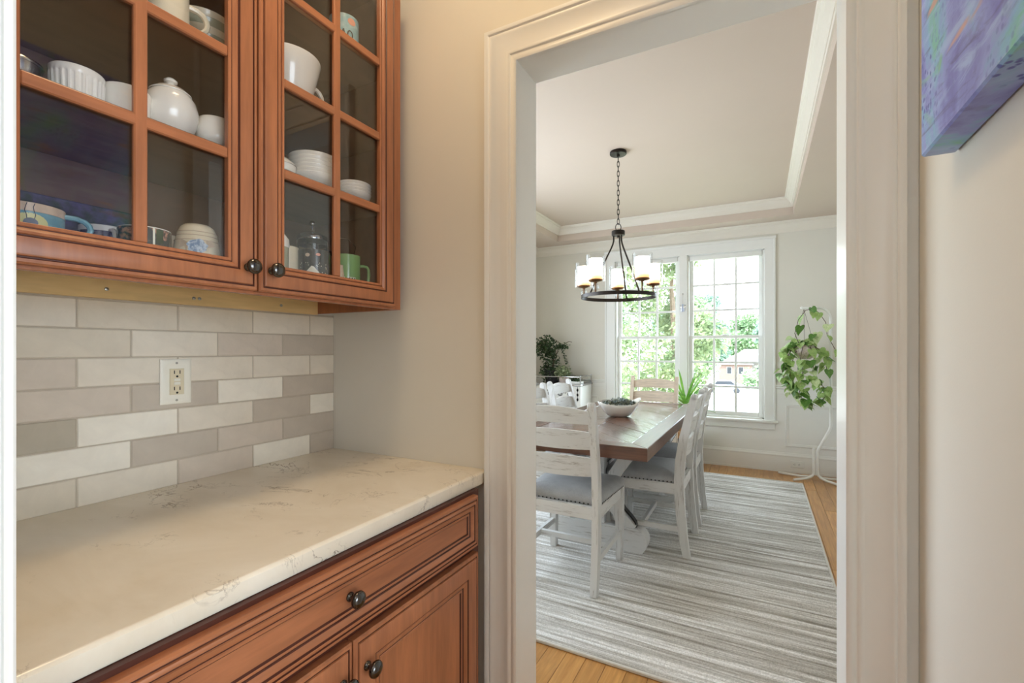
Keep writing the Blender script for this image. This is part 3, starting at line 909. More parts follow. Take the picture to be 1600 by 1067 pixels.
knob(drw, FX + 0.0105, 0.634, 0.799)
pr2, ms2 = front_profile(0.052, inner_flat)
ms2 = darken(pr2, ms2, [(0.0082, 0.0116), (0.0522, 0.0556), (0.0682, 0.0716), (0.0775, 0.081)])
for a, b, ky in ((0.196, 0.6345, 0.608), (0.6385, 1.079, 0.668)):
    dd = part('door', panel_sweep(MB(), a, b, 0.118, 0.7145, pr2, fnb, ms2 + [0]), [M['cab'], M['glaze']], base, angle=0.5)
    knob(dd, FX + 0.0205, ky, 0.652)

# glazed wall cabinet
UX = -0.975
u0, u1, zb, zt = 0.163, 1.104, 1.387, 2.38
upper = thing('wall_cabinet', 'reddish maple wall cabinet with two glazed doors above the tiled backsplash', 'cabinet', (UX, 0.633, zb))
upp = []
part('side_panel', MB().box(XT, UX - 0.018, u0, u0 + 0.016, zb, zt), M['cab'], upper)
part('side_panel', MB().box(XT, UX - 0.018, u1 - 0.016, u1, zb, zt), M['cab'], upper)
part('side_lining', MB().box(XT + 0.006, UX - 0.019, u1 - 0.020, u1 - 0.0165, 1.444, zt - 0.02), M['cab_in'], upper)
part('side_lining', MB().box(XT + 0.006, UX - 0.019, u0 + 0.0165, u0 + 0.020, 1.444, zt - 0.02), M['cab_in'], upper)
part('back_panel', MB().box(XT, XT + 0.006, u0 + 0.016, u1 - 0.016, 1.428, zt), M['cab_in'], upper)
part('bottom_panel', MB().box(XT, UX - 0.018, u0 + 0.016, u1 - 0.016, 1.427, 1.443), M['cab_in'], upper)
part('top_panel', MB().box(XT, UX - 0.018, u0, u1, zt - 0.018, zt), M['cab_in'], upper)
SH = [1.699, 1.906, 2.118]
for zz in SH:
    part('shelf', MB().box(XT + 0.007, UX - 0.030, u0 + 0.021, u1 - 0.021, zz - 0.018, zz, 0.001), M['cab_in'], upper)
hr = part('hanging_rail', MB().box(XT + 0.0005, XT + 0.018, u0 + 0.0165, u1 - 0.0165, 1.384, 1.427), M['raw'], upper)
for yy, zz in ((0.508, 1.405), (0.695, 1.402), (0.709, 1.402), (0.95, 1.404)):
    part('screw', MB().lathe([(0.0042, 0), (0.0040, 0.002), (0.001, 0.0028), (0.0002, 0.0014)], (XT + 0.018, yy, zz), 12, axis='x'), M['screw'], hr)
pins = MB()
for q in range(26):
    pins.lathe([(0.0024, 0), (0.0024, 0.0006), (0.0001, 0.0006)], (UX - 0.075, u1 - 0.0206 - 0.0006, 1.47 + q * 0.032), 8, axis='y')
pp = part('shelf_pin_holes', pins, M['raw'], upper); pp['kind'] = 'stuff'
uf = MB()
uf.box(UX - 0.018, UX, u0, u0 + 0.040, zb, zt, 0.001).box(UX - 0.018, UX, u1 - 0.045, u1, zb, zt, 0.001)
uf.box(UX - 0.018, UX, u0 + 0.04, u1 - 0.045, zb, zb + 0.042, 0.001).box(UX - 0.018, UX, u0 + 0.04, u1 - 0.045, zt - 0.04, zt, 0.001)
part('face_frame', uf, M['cab'], upper)
fnu = lambda u, v, h: (UX + h, u, v)
gin = [(0.002, 0.0178), (0.0035, 0.0178), (0.005, 0.0198), (0.009, 0.0192), (0.0125, 0.0165), (0.014, 0.0150), (0.0155, 0.0150), (0.0165, 0.0162), (0.021, 0.0155), (0.022, 0.0145), (0.022, 0.002)]
gw = 0.040
for a, b, ky in ((0.2035, 0.6310, 0.607), (0.6350, 1.0630, 0.661)):
    prg, msg = front_profile(gw, gin)
    prg = prg + [(0.0, 0.0)]
    msg = msg + [0]
    msg = darken(prg, msg, [(0.0082, 0.0116), (gw + 0.0002, gw + 0.0036), (gw + 0.0138, gw + 0.0156)])
    dz0, dz1 = 1.393, 2.372
    dm = panel_sweep(MB(), a, b, dz0, dz1, prg, fnu, msg, fill=False)
    door = part('door', dm, [M['cab'], M['glaze']], upper, angle=0.5)
    g0, g1, h0, h1 = a + gw + 0.022, b - gw - 0.022, dz0 + gw + 0.022, dz1 - gw - 0.022
    # four rows of panes
    zs = [1.669, 1.877, 2.089]
    vm = MB().box(UX + 0.004, UX + 0.0150, (g0 + g1) / 2 - 0.0105, (g0 + g1) / 2 + 0.0105, h0, h1, 0.0022)
    part('muntin', vm, M['cab'], door)
    for zz in zs:
        part('muntin', MB().box(UX + 0.0042, UX + 0.0148, g0, g1, zz - 0.0105, zz + 0.0105, 0.0022), M['cab_h'], door)
    ys = [g0, (g0 + g1) / 2, g1]
    zz_ = [h0] + zs + [h1]
    for i in range(2):
        for j in range(4):
            part('pane', MB().box(UX + 0.0025, UX + 0.0052, ys[i] + 0.0005, ys[i + 1] - 0.0005, zz_[j] + 0.0005, zz_[j + 1] - 0.0005), M['glass'], door)
    knob(door, UX + 0.0205, ky, 1.44)

# ---------------------------------------------------------------- crockery in the wall cabinet
FL = 1.4432                      # cabinet floor
def cup_profile(r, h, th=0.004, foot=0.85, belly=0.0, lip=0.0):
    pr_ = [(0.0002, 0.001), (r * foot, 0.0), (r * foot + 0.002, 0.003)]
    for k_ in range(1, 8):
        s_ = k_ / 8
        pr_.append((r * (foot + (1 - foot) * min(1, s_ * 4)) + belly * math.sin(math.pi * s_), h * s_))
    pr_ += [(r + lip, h - 0.001), (r + lip - th / 2, h), (r + lip - th, h - 0.002)]
    for k_ in range(7, 0, -1):
        s_ = k_ / 8
        pr_.append((r * (foot + (1 - foot) * min(1, s_ * 4)) + belly * math.sin(math.pi * s_) - th, max(h * s_, 0.006)))
    pr_.append((0.0002, 0.006))
    return pr_
def handle_pts(c, r, h, ang, out=0.032, z0=0.2, z1=0.85, n=9):
    d = Vector((math.cos(ang), math.sin(ang), 0))
    pts = []
    for k_ in range(n):
        s_ = k_ / (n - 1)
        a = math.pi * s_
        pts.append(Vector(c) + d * (r - 0.003 + out * math.sin(a) ** 0.7) + Vector((0, 0, h * (z1 + (z0 - z1) * (0.5 - 0.5 * math.cos(a))))))
    return pts
def mug(name, label, c, r, h, mat, ang, hmat=None, out=0.03, cat='mug', hr_=0.0045, group=None, **kw):
    t_ = thing(name, label, cat, c, group=group)
    part('body', MB().lathe(cup_profile(r, h, **kw), c, 32), mat, t_, angle=0.9)
    if ang is not None:
        part('handle', MB().tube(handle_pts(c, r, h, ang, out), hr_, 8), hmat or mat, t_)
    return t_
TOCAM = lambda c: math.atan2(-c[1], -c[0])
def wrap_patch(r, a0, a1, z0, z1, c, n=10, lift=0.0006):
    m_ = MB()
    rings = []
    for zz in (z0, z1):
        rings.append([(c[0] + (r + lift) * math.cos(a0 + (a1 - a0) * i / n), c[1] + (r + lift) * math.sin(a0 + (a1 - a0) * i / n), c[2] + zz) for i in range(n + 1)])
    return m_.rings(rings, closed=False)
def wrap_poly(polys, r, a_mid, c, lift=0.0008):
    """flat print: polygons (s along the surface, z) wrapped on a cylinder"""
    m_ = MB()
    for p_ in polys:
        m_._add([(c[0] + (r + lift) * math.cos(a_mid + s_ / r), c[1] + (r + lift) * math.sin(a_mid + s_ / r), c[2] + zz) for s_, zz in p_], [tuple(range(len(p_)))])
    return m_
def rectp(s0, s1, z0, z1):
    return [(s0, z0), (s1, z0), (s1, z1), (s0, z1)]

# cabinet floor, left door
c = (-1.062, 0.301, FL)
t = mug('flower_mug', 'wide blue mug with sand rim and yellow flower on the cabinet floor', c, 0.046, 0.056, M['blue_mug'], math.radians(62), out=0.036, foot=0.95)
part('rim_band', MB().lathe([(0.0464, 0.042), (0.0468, 0.0425), (0.0468, 0.0558), (0.044, 0.0568)], c, 32), M['sand_glaze'], t)
am = TOCAM(c) + 0.10
pet = []
for k_ in range(11):
    a = math.radians(4 + k_ * 17)
    ca, sa = math.cos(a), math.sin(a)
    pet.append([(0.006 * ca - 0.0022 * sa, 0.024 + 0.006 * sa + 0.0022 * ca), (0.020 * ca - 0.0026 * sa, 0.024 + 0.015 * sa + 0.0026 * ca), (0.0205 * ca + 0.0026 * sa, 0.024 + 0.015 * sa - 0.0026 * ca), (0.006 * ca + 0.0022 * sa, 0.024 + 0.006 * sa - 0.0022 * ca)])
part('flower_petals', wrap_poly(pet, 0.0466, am, c), M['yellow_glaze'], t)
part('flower_centre', wrap_poly([[(0.0085 * math.cos(q), 0.024 + 0.0075 * math.sin(q)) for q in [2 * math.pi * i / 12 for i in range(12)]]], 0.0466, am, c, 0.0010), M['navy_glaze'], t)
stm = []
for k_ in range(4):
    s0 = 0.004 - k_ * 0.0095
    for i in range(4):
        za, zb_ = 0.030 + i * 0.0062, 0.030 + (i + 1) * 0.0062
        w_ = 0.0014 * math.sin(i * 1.7 + k_)
        w2 = 0.0014 * math.sin((i + 1) * 1.7 + k_)
        stm.append([(s0 + w_ - 0.0005, za), (s0 + w_ + 0.0005, za), (s0 + w2 + 0.0005, zb_), (s0 + w2 - 0.0005, zb_)])
part('flower_stems', wrap_poly(stm, 0.0472, am, c, 0.0006), M['ink'], t)

tp = thing('painted_tray', 'dark lavender and green painted tray leaning at the cabinet back', 'tray', (XT + 0.03, 0.44, FL))
tm = MB(); tm.T = Matrix.Translation((XT + 0.040, 0.44, FL)) @ Matrix.Rotation(-0.10, 4, 'Y')
tm.box(-0.006, 0.006, -0.21, 0.125, 0, 0.145, 0.003)
tr_o = part('tray_panel', tm, M['tray_print'], tp)
tm = MB(); tm.T = Matrix.Translation((XT + 0.040, 0.44, FL)) @ Matrix.Rotation(-0.10, 4, 'Y')
for q in range(16):
    yq = -0.20 + q * 0.02
    tm.box(0.006, 0.0078, yq, yq + 0.004, 0.01, 0.05 + 0.03 * ((q * 7) % 5) / 5, 0.0005)
part('painted_stalks', tm, M['ivy'], tp)

c = (-1.17, 0.445, FL)
t = mug('printed_mug', 'white mug with navy floral band and handle, behind the blue mug', c, 0.040, 0.068, M['white_ceramic'], TOCAM(c) + 0.25, out=0.030, foot=0.92)
part('print_band', MB().lathe([(0.0406, 0.006), (0.0407, 0.010), (0.0407, 0.054), (0.0406, 0.056)], c, 32), M['navy_print'], t)
c = (-1.065, 0.469, FL)
t = mug('floral_mug', 'dark mug with pink blossom print and white rim', c, 0.042, 0.058, M['white_ceramic'], math.radians(140), foot=0.97)
part('print_band', MB().lathe([(0.0426, 0.004), (0.0427, 0.008), (0.0427, 0.0545), (0.0424, 0.0555)], c, 32), M['floral_dark'], t)
am = TOCAM(c)
part('side_stripe', wrap_poly([rectp(0.012, 0.0155, 0.004, 0.055)], 0.0427, am, c), M['cream_print'], t)
part('side_panel_print', wrap_poly([rectp(0.0175, 0.030, 0.028, 0.054)], 0.0427, am, c), M['ivy'], t)

c = (-1.058, 0.562, FL)
t = thing('hydrangea_bowl', 'upturned cream stoneware bowl painted with a blue hydrangea', 'bowl', c)
pb = [(0.042, 0.0), (0.0430, 0.004), (0.0425, 0.03), (0.040, 0.050), (0.036, 0.068), (0.031, 0.080), (0.024, 0.086), (0.012, 0.0875), (0.0002, 0.088)]
part('body', MB().lathe(pb, c, 36), M['cream_ceramic'], t)
ridg = MB()
for zz, rr in ((0.050, 0.0402), (0.060, 0.0381), (0.068, 0.0363)):
    ridg.tube([(c[0] + rr * math.cos(2 * math.pi * i / 36), c[1] + rr * math.sin(2 * math.pi * i / 36), c[2] + zz) for i in range(36)], 0.0008, 5, closed=True)
part('throwing_ridges', ridg, M['sand_glaze'], t)
am = TOCAM(c)
fl = []
part('painted_flower', wrap_poly([[(0.018 * math.cos(q) * (1 + 0.12 * math.sin(q * 7)), 0.036 + 0.014 * math.sin(q) * (1 + 0.12 * math.cos(q * 5))) for q in [2 * math.pi * i / 24 for i in range(24)]]], 0.0428, am, c, 0.0008), M['hydrangea'], t)
part('painted_leaves', wrap_poly([[(-0.040, 0.02), (-0.018, 0.026), (-0.016, 0.042), (-0.030, 0.050)], [(0.015, 0.048), (0.026, 0.052), (0.034, 0.040), (0.018, 0.034)]], 0.0428, am, c, 0.0006), M['sand_glaze'], t)
c = (-1.15, 0.554, FL)
mug('cream_cup', 'small cream cup tucked behind the upturned hydrangea bowl', c, 0.033, 0.070, M['cream_ceramic'], None, cat='cup')

# cabinet floor, right door
c = (-1.05, 0.736, FL)
t = thing('canister', 'small glass canister with white domed lid beside the right door stile', 'canister', c)
part('jar', MB().lathe([(0.0002, 0), (0.030, 0), (0.031, 0.004), (0.031, 0.074), (0.029, 0.078)], c, 28), M['celadon'], t)
part('lid', MB().lathe([(0.0315, 0.074), (0.033, 0.078), (0.032, 0.094), (0.022, 0.108), (0.008, 0.113), (0.0002, 0.1135)], c, 28), M['white_ceramic'], t)
c = (-1.10, 0.804, FL)
mug('ivory_tumbler', 'tall ivory tumbler between the canister and the dotted mug', c, 0.030, 0.092, M['cream_ceramic'], None, cat='tumbler', foot=0.8)
c = (-1.06, 0.858, FL)
t = mug('dotted_mug', 'black mug with white dots and a white roof shape', c, 0.041, 0.086, M['black_ceramic'], math.radians(115), foot=0.97)
am = TOCAM(c)
dots = []
rd = random.Random(5)
for k_ in range(46):
    s0, zz = rd.uniform(-0.036, 0.036), rd.uniform(0.012, 0.050)
    if zz < 0.048 - abs(s0 + 0.004) * 1.1: continue
    q0 = rd.uniform(0.0009, 0.0015)
    dots.append([(s0 + q0 * math.cos(q), zz + q0 * math.sin(q)) for q in [2 * math.pi * i / 8 for i in range(8)]])
part('white_dots', wrap_poly(dots, 0.0412, am, c), M['cream_print'], t)
house = [[(-0.024 + 0.006 * i, 0.003), (-0.018 + 0.006 * i, 0.003), (-0.018 + 0.006 * i, 0.044 - abs(-0.018 + 0.006 * i + 0.004) * 1.15), (-0.024 + 0.006 * i, 0.044 - abs(-0.024 + 0.006 * i + 0.004) * 1.15)] for i in range(8)]
part('white_roof_print', wrap_poly(house, 0.0412, am, c, 0.0009), M['cream_print'], t)
part('pink_daub', wrap_poly([[(0.010 + 0.006 * math.cos(q), 0.072 + 0.004 * math.sin(q)) for q in [2 * math.pi * i / 10 for i in range(10)]]], 0.0412, am, c, 0.0009), M['salmon'], t)
part('tan_daub', wrap_poly([[(-0.016 + 0.006 * math.cos(q), 0.070 + 0.005 * math.sin(q)) for q in [2 * math.pi * i / 10 for i in range(10)]]], 0.0412, am, c, 0.0009), M['sand_glaze'], t)
c = (-1.19, 0.957, FL)
t = thing('french_press', 'glass coffee press with chrome lid and knob behind the mugs', 'coffee press', c)
part('beaker', MB().lathe([(0.0002, 0.004), (0.040, 0.004), (0.041, 0.01), (0.041, 0.15), (0.042, 0.155)], c, 28), M['glass'], t)
fp = MB().lathe([(0.0415, 0.0), (0.0425, 0.001), (0.0425, 0.012), (0.0415, 0.013)], c, 28).lathe([(0.0420, 0.135), (0.0428, 0.136), (0.0428, 0.148), (0.0420, 0.149)], c, 28)
for k_ in range(4):
    a = k_ * math.pi / 2 + 0.5
    fp.tube([(c[0] + 0.043 * math.cos(a), c[1] + 0.043 * math.sin(a), c[2] + q) for q in (0.002, 0.145)], 0.002, 6)
part('frame', fp, M['black_metal'], t)
part('lid', MB().lathe([(0.043, 0.150), (0.0435, 0.155), (0.042, 0.162), (0.030, 0.170), (0.010, 0.175), (0.0002, 0.176)], c, 28), M['chrome'], t)
part('plunger_knob', MB().tube([(c[0], c[1], c[2] + 0.03), (c[0], c[1], c[2] + 0.195)], 0.002, 8).ell((c[0], c[1], c[2] + 0.202), 0.0085, 0.0085, 0.0085), M['chrome'], t)
part('handle', MB().tube(handle_pts(c, 0.043, 0.15, math.radians(80), 0.04), 0.006, 8), M['black_metal'], t)
c = (-1.025, 0.914, FL)
tag(part('beige_vessel', MB().lathe([(0.0002, 0), (0.010, 0), (0.0125, 0.01), (0.0115, 0.03), (0.0085, 0.050), (0.009, 0.056), (0.0075, 0.056), (0.0002, 0.05)], c, 18), M['sand_glaze'], at=c), 'slim beige bud vase just left of the green mug', 'vase')
c = (-1.055, 0.964, FL)
t = mug('green_mug', 'green mug with dark green lettering and a square handle', c, 0.039, 0.093, M['green_ceramic'], None, foot=0.98)
a = math.radians(64)
hd = Vector((math.cos(a), math.sin(a), 0))
hp = [Vector(c) + hd * q + Vector((0, 0, zz)) for q, zz in ((0.037, 0.066), (0.050, 0.068), (0.060, 0.066), (0.065, 0.058), (0.066, 0.040), (0.064, 0.022), (0.056, 0.013), (0.037, 0.011))]
part('handle', MB().tube(hp, 0.0045, 8), M['green_ceramic'], t)
am = TOCAM(c) + 0.12
def letters(specs, z0, h, grow=0.0):
    out_ = []
    for kind, s0 in specs:
        g = grow
        if kind == 'U':
            w_, st_ = 0.015, 0.0045
            out_ += [rectp(s0 - g, s0 + st_ + g, z0 - g, z0 + h + g), rectp(s0 + w_ - st_ - g, s0 + w_ + g, z0 - g, z0 + h + g), rectp(s0 - g, s0 + w_ + g, z0 - g, z0 + st_ + g),
                     rectp(s0 - 0.0015 - g, s0 + st_ + 0.0015 + g, z0 + h - 0.003 - g, z0 + h + g), rectp(s0 + w_ - st_ - 0.0015 - g, s0 + w_ + 0.0015 + g, z0 + h - 0.003 - g, z0 + h + g)]
        if kind == 'o':
            out_ += [[(s0 + 0.003 + (0.0032 + g) * math.cos(q), z0 + h * 0.62 + (0.0032 + g) * math.sin(q)) for q in [2 * math.pi * i / 10 for i in range(10)]]]
        if kind == 'W':
            w_, st_ = 0.019, 0.0042
            for i in range(3):
                x_ = s0 + i * (w_ - st_) / 2
                out_ += [rectp(x_ - g, x_ + st_ + g, z0 - g, z0 + h + g)]
            out_ += [rectp(s0 - g, s0 + w_ + g, z0 - g, z0 + st_ + g)]
    return out_
spec = [('U', -0.026), ('o', -0.0072), ('W', 0.002)]
part('letter_outline', wrap_poly(letters(spec, 0.006, 0.020, 0.0014), 0.0393, am, c, 0.0004), M['cream_print'], t)
part('lettering', wrap_poly(letters(spec, 0.006, 0.020), 0.0393, am, c, 0.0009), M['dkgreen'], t)
tag(part('wire_whisk_loop', MB().tube([(-1.06, 0.955, FL + 0.008), (-1.050, 0.985, FL + 0.09), (-1.055, 1.0, FL + 0.125), (-1.075, 0.99, FL + 0.150), (-1.10, 0.96, FL + 0.150)], 0.0011, 6), M['steel'], at=(-1.06, 0.955, FL + 0.008)),
    'thin bent wire standing up out of the green mug', 'wire')

# first shelf
S1 = SH[0] + 0.0002
c = (-1.095, 0.294, S1)
t = thing('steel_bowl', 'small stainless steel bowl with rolled rim at the shelf left end', 'bowl', c)
part('body', MB().lathe([(0.0002, 0.001), (0.020, 0), (0.030, 0.005), (0.042, 0.018), (0.0475, 0.032), (0.048, 0.043), (0.045, 0.043), (0.044, 0.032), (0.036, 0.018), (0.02, 0.006), (0.0002, 0.005)], c, 32), M['steel'], t)
part('rim', MB().tube([(c[0] + 0.048 * math.cos(2 * math.pi * i / 32), c[1] + 0.048 * math.sin(2 * math.pi * i / 32), c[2] + 0.044) for i in range(32)], 0.0028, 6, closed=True), M['steel'], t)
t.scale = (0.74, 0.74, 1.0)
c = (-1.055, 0.363, S1)
t = thing('ramekin', 'white ribbed ramekin next to the steel bowl', 'ramekin', c)
ring_ = []
rm = MB()
n_ = 96
prr = [(0.040, 0.0), (0.0415, 0.003), (0.0440, 0.006), (0.0455, 0.037), (0.0462, 0.040), (0.0470, 0.044), (0.0468, 0.049), (0.0450, 0.051), (0.0432, 0.049), (0.0425, 0.041), (0.0405, 0.006), (0.0002, 0.005)]
for j_, (rr, hh) in enumerate(prr):
    fl_amt = 0.0011 if j_ in (2, 3) else 0.0
    ring_.append([(c[0] + (rr + fl_amt * (1 if (k_ // 2) % 2 else -1)) * math.cos(2 * math.pi * k_ / n_), c[1] + (rr + fl_amt * (1 if (k_ // 2) % 2 else -1)) * math.sin(2 * math.pi * k_ / n_), c[2] + hh) for k_ in range(n_)])
part('body', rm.rings(ring_), M['white_ceramic'], t, angle=0.35)
t.scale = (0.8, 0.8, 1.0)
c = (-1.215, 0.378, S1)
tag(part('porcelain_spoon', MB().ell((c[0], c[1] + 0.02, c[2] + 0.045), 0.018, 0.024, 0.008).tube([(c[0], c[1], c[2] + 0.048), (c[0] - 0.01, c[1] - 0.04, c[2] + 0.082)], [0.005, 0.004], 8).lathe([(0.0002, 0), (0.016, 0), (0.018, 0.036), (0.012, 0.042)], (c[0], c[1] + 0.02, c[2]), 16), M['white_ceramic'], at=c),
    'white porcelain spoon and rest sticking up behind the ribbed ramekin', 'spoon')
c = (-1.055, 0.436, S1)
tag(part('small_dish', MB().lathe([(0.0002, 0), (0.031, 0), (0.035, 0.004), (0.037, 0.05), (0.036, 0.0535), (0.0335, 0.051), (0.032, 0.006), (0.0002, 0.005)], c, 32), M['white_ceramic'], at=c), 'plain white straight-sided dish between ramekin and sugar bowl', 'dish')
c = (-1.06, 0.512, S1)
t = thing('sugar_bowl', 'round white lidded sugar bowl with a button knob', 'sugar bowl', c)
part('body', MB().lathe([(0.0002, 0.001), (0.026, 0), (0.030, 0.004), (0.041, 0.018), (0.0475, 0.040), (0.0478, 0.056), (0.043, 0.074), (0.034, 0.086)], c, 36), M['white_ceramic'], t)
part('lid', MB().lathe([(0.0355, 0.0855), (0.0362, 0.0875), (0.028, 0.095), (0.014, 0.101), (0.006, 0.103), (0.006, 0.107), (0.0115, 0.110), (0.0118, 0.114), (0.008, 0.1175), (0.0002, 0.118)], c, 32), M['white_ceramic'], t)
c = (-1.052, 0.598, S1)
mug('round_cup', 'round white cup right of the sugar bowl with its handle turned left', c, 0.034, 0.066, M['white_ceramic'], math.radians(-150), out=0.026, cat='cup', foot=0.62, belly=0.006)
c = (-1.135, 0.582, S1)
mug('back_cup', 'plain white cup half hidden behind the round cup', c, 0.036, 0.070, M['white_ceramic'], math.radians(-120), out=0.026, cat='cup', foot=0.7)
c = (-1.06, 0.747, S1)
t = thing('lidded_dish', 'low white dish with domed lid and loop beside the bowl stack', 'dish', c)
part('body', MB().lathe([(0.0002, 0), (0.034, 0), (0.044, 0.006), (0.046, 0.022), (0.044, 0.024)], c, 28), M['white_ceramic'], t)
part('lid', MB().lathe([(0.047, 0.023), (0.045, 0.027), (0.030, 0.040), (0.012, 0.048), (0.008, 0.050), (0.0002, 0.051)], c, 28), M['white_ceramic'], t)
part('loop', MB().tube([(c[0], c[1] - 0.014, c[2] + 0.049), (c[0], c[1] - 0.012, c[2] + 0.072), (c[0], c[1], c[2] + 0.082), (c[0], c[1] + 0.012, c[2] + 0.072), (c[0], c[1] + 0.014, c[2] + 0.049)], 0.004, 8), M['white_ceramic'], t)
def bowl_prof(r, h):
    return [(0.0002, 0.001), (r * 0.62, 0), (r * 0.66, 0.004), (r * 0.86, h * 0.35), (r * 0.97, h * 0.75), (r, h - 0.002), (r - 0.002, h), (r - 0.004, h - 0.003), (r * 0.9, h * 0.5), (r * 0.6, 0.008), (0.0002, 0.006)]
bm_ = None
names_b = ['lowest', 'second', 'third', 'fourth', 'fifth', 'topmost']
for k_ in range(6):
    c = (-1.08, 0.875, S1 + k_ * 0.0105)
    tag(part('cereal_bowl', MB().lathe(bowl_prof(0.066, 0.036), c, 36), M['white_ceramic'], at=c), ['lowest', 'second from the bottom', 'third from the bottom', 'fourth from the bottom', 'fifth from the bottom', 'topmost'][k_] + ' bowl of the tall white stack on the shelf', 'bowl', 'tall stack of white bowls')
for k_ in range(4):
    c = (-1.065, 1.003, S1 + k_ * 0.0092)
    tag(part('dessert_bowl', MB().lathe(bowl_prof(0.050, 0.028), c, 32), M['white_ceramic'], at=c), ['lowest', 'second from the bottom', 'third from the bottom', 'topmost'][k_] + ' bowl of the short white stack by the cabinet side', 'bowl', 'short stack of white bowls')
# second shelf
S2 = SH[1] + 0.0002
c = (-1.095, 0.806, S2)
t = thing('large_cup', 'large flared white cup on the second shelf behind the right door', 'cup', c)
part('body', MB().lathe([(0.0002, 0.001), (0.030, 0.0), (0.040, 0.004), (0.052, 0.016), (0.060, 0.036), (0.070, 0.075), (0.080, 0.116), (0.0795, 0.119), (0.077, 0.118), (0.066, 0.075), (0.056, 0.036), (0.045, 0.016), (0.0002, 0.010)], c, 40), M['white_ceramic'], t, angle=0.9)
part('handle', MB().tube(handle_pts(c, 0.060, 0.119, math.radians(75), 0.034, 0.12, 0.62), 0.006, 8), M['white_ceramic'], t)
c = (-1.12, 0.612, S2)
for k_, (mt, w_) in enumerate((('cream_ceramic', 0.066), ('celadon', 0.064), ('cream_ceramic', 0.062), ('celadon', 0.064), ('cream_ceramic', 0.06))):
    cc = (c[0], c[1], S2 + k_ * 0.018)
    tag(part('stoneware_bowl', MB().lathe(bowl_prof(w_, 0.034), cc, 32), M[mt], at=cc), ['lowest cream bowl', 'second bowl, grey green,', 'third bowl, cream,', 'fourth bowl, grey green,', 'topmost cream bowl'][k_] + ' in the stoneware stack at the top of the left door', 'bowl', 'stoneware bowl stack')
c = (-1.05, 0.502, S2)
mug('cream_teacup', 'cream cup with a big handle in front of the stoneware stack', c, 0.036, 0.075, M['cream_ceramic'], math.radians(70), out=0.034, cat='cup', hr_=0.006)
# third shelf
S3 = SH[2] + 0.0002
c = (-1.058, 0.958, S3)
t = mug('lettered_mug', 'aqua mug with dark lettering and a salmon top near the picture top', c, 0.041, 0.092, M['aqua_mug'], math.radians(120), foot=0.98)
am = TOCAM(c)
def stroke(p, q, w_):
    d = Vector((q[0] - p[0], q[1] - p[1])); n2 = Vector((-d.y, d.x)).normalized() * w_
    return [(p[0] + n2.x, p[1] + n2.y), (p[0] - n2.x, p[1] - n2.y), (q[0] - n2.x, q[1] - n2.y), (q[0] + n2.x, q[1] + n2.y)]
M_ = [stroke((-0.024, 0.020), (-0.024, 0.046), 0.0018), stroke((-0.024, 0.046), (-0.018, 0.028), 0.0018), stroke((-0.018, 0.028), (-0.012, 0.046), 0.0018), stroke((-0.012, 0.046), (-0.012, 0.020), 0.0018)]
A_ = [stroke((-0.007, 0.020), (-0.001, 0.046), 0.0018), stroke((-0.001, 0.046), (0.005, 0.020), 0.0018), stroke((-0.005, 0.030), (0.003, 0.030), 0.0014)]
O_ = [stroke((0.017 + 0.007 * math.cos(2 * math.pi * i / 12), 0.033 + 0.012 * math.sin(2 * math.pi * i / 12)), (0.017 + 0.007 * math.cos(2 * math.pi * (i + 1) / 12), 0.033 + 0.012 * math.sin(2 * math.pi * (i + 1) / 12)), 0.0018) for i in range(12)]
part('lettering', wrap_poly(M_ + A_ + O_, 0.0415, am, c), M['ink'], t)
part('salmon_daub', wrap_poly([[(0.022 + 0.012 * math.cos(q), 0.072 + 0.010 * math.sin(q)) for q in [2 * math.pi * i / 12 for i in range(12)]]], 0.0415, am, c), M['salmon'], t)

# canvas on the right wall
cv = thing('canvas_painting', 'loosely painted purple, blue and green canvas on the right wall', 'painting', (XR, 0.76, 1.573))
part('canvas', MB().box(0.228, XR - 0.001, 0.552, 0.966, 1.573, 2.30, 0.003), M['canvas'], cv)
part('stretcher', MB().box(XR - 0.02, XR - 0.0005, 0.565, 0.955, 1.585, 2.29), M['bare_x'], cv)

# pantry ceiling fixture
pf = thing('ceiling_light', 'round flush ceiling light of the pantry, above the picture', 'lamp', (-0.62, 0.60, CZ))
part('rim', MB().lathe([(0.19, CZ - 0.0005), (0.20, CZ - 0.004), (0.20, CZ - 0.020), (0.185, CZ - 0.024), (0.18, CZ - 0.02)], (-0.62, 0.60, 0), 40), M['bronze'], pf)
part('diffuser', MB().lathe([(0.182, CZ - 0.012), (0.0002, CZ - 0.012)], (-0.62, 0.60, 0), 40), M['lampdiff'], pf)

# ================================================================ DINING ROOM
# rug
rx0, rx1, ry0, ry1 = -2.15, 0.358, 1.828, 5.126
rug = thing('area_rug', 'pale grey striped wool rug under the dining table', 'rug', ((rx0 + rx1) / 2, (ry0 + ry1) / 2, 0.0))
nx, ny = 60, 560
rr_ = random.Random(11)
hts = []
h_ = 0.0
for j in range(ny + 1):
    h_ = 0.6 * h_ + rr_.uniform(-1, 1) * 0.0034
    hts.append(h_)
wob = [rr_.uniform(0, 6.28) for _ in range(6)]
vsx = []
for j in range(ny + 1):
    yy = ry0 + 0.012 + (ry1 - ry0 - 0.024) * j / ny
    for i in range(nx + 1):
        xx = rx0 + 0.012 + (rx1 - rx0 - 0.024) * i / nx
        jj = j + 1.6 * math.sin(xx * 2.1 + wob[0]) + 0.8 * math.sin(xx * 7.3 + wob[1])
        j0 = max(0, min(ny - 1, int(jj))); fq = min(max(jj - j0, 0), 1)
        vsx.append((xx, yy, 0.0125 + hts[j0] * (1 - fq) + hts[j0 + 1] * fq))
fcs = [(j * (nx + 1) + i, j * (nx + 1) + i + 1, (j + 1) * (nx + 1) + i + 1, (j + 1) * (nx + 1) + i) for j in range(ny) for i in range(nx)]
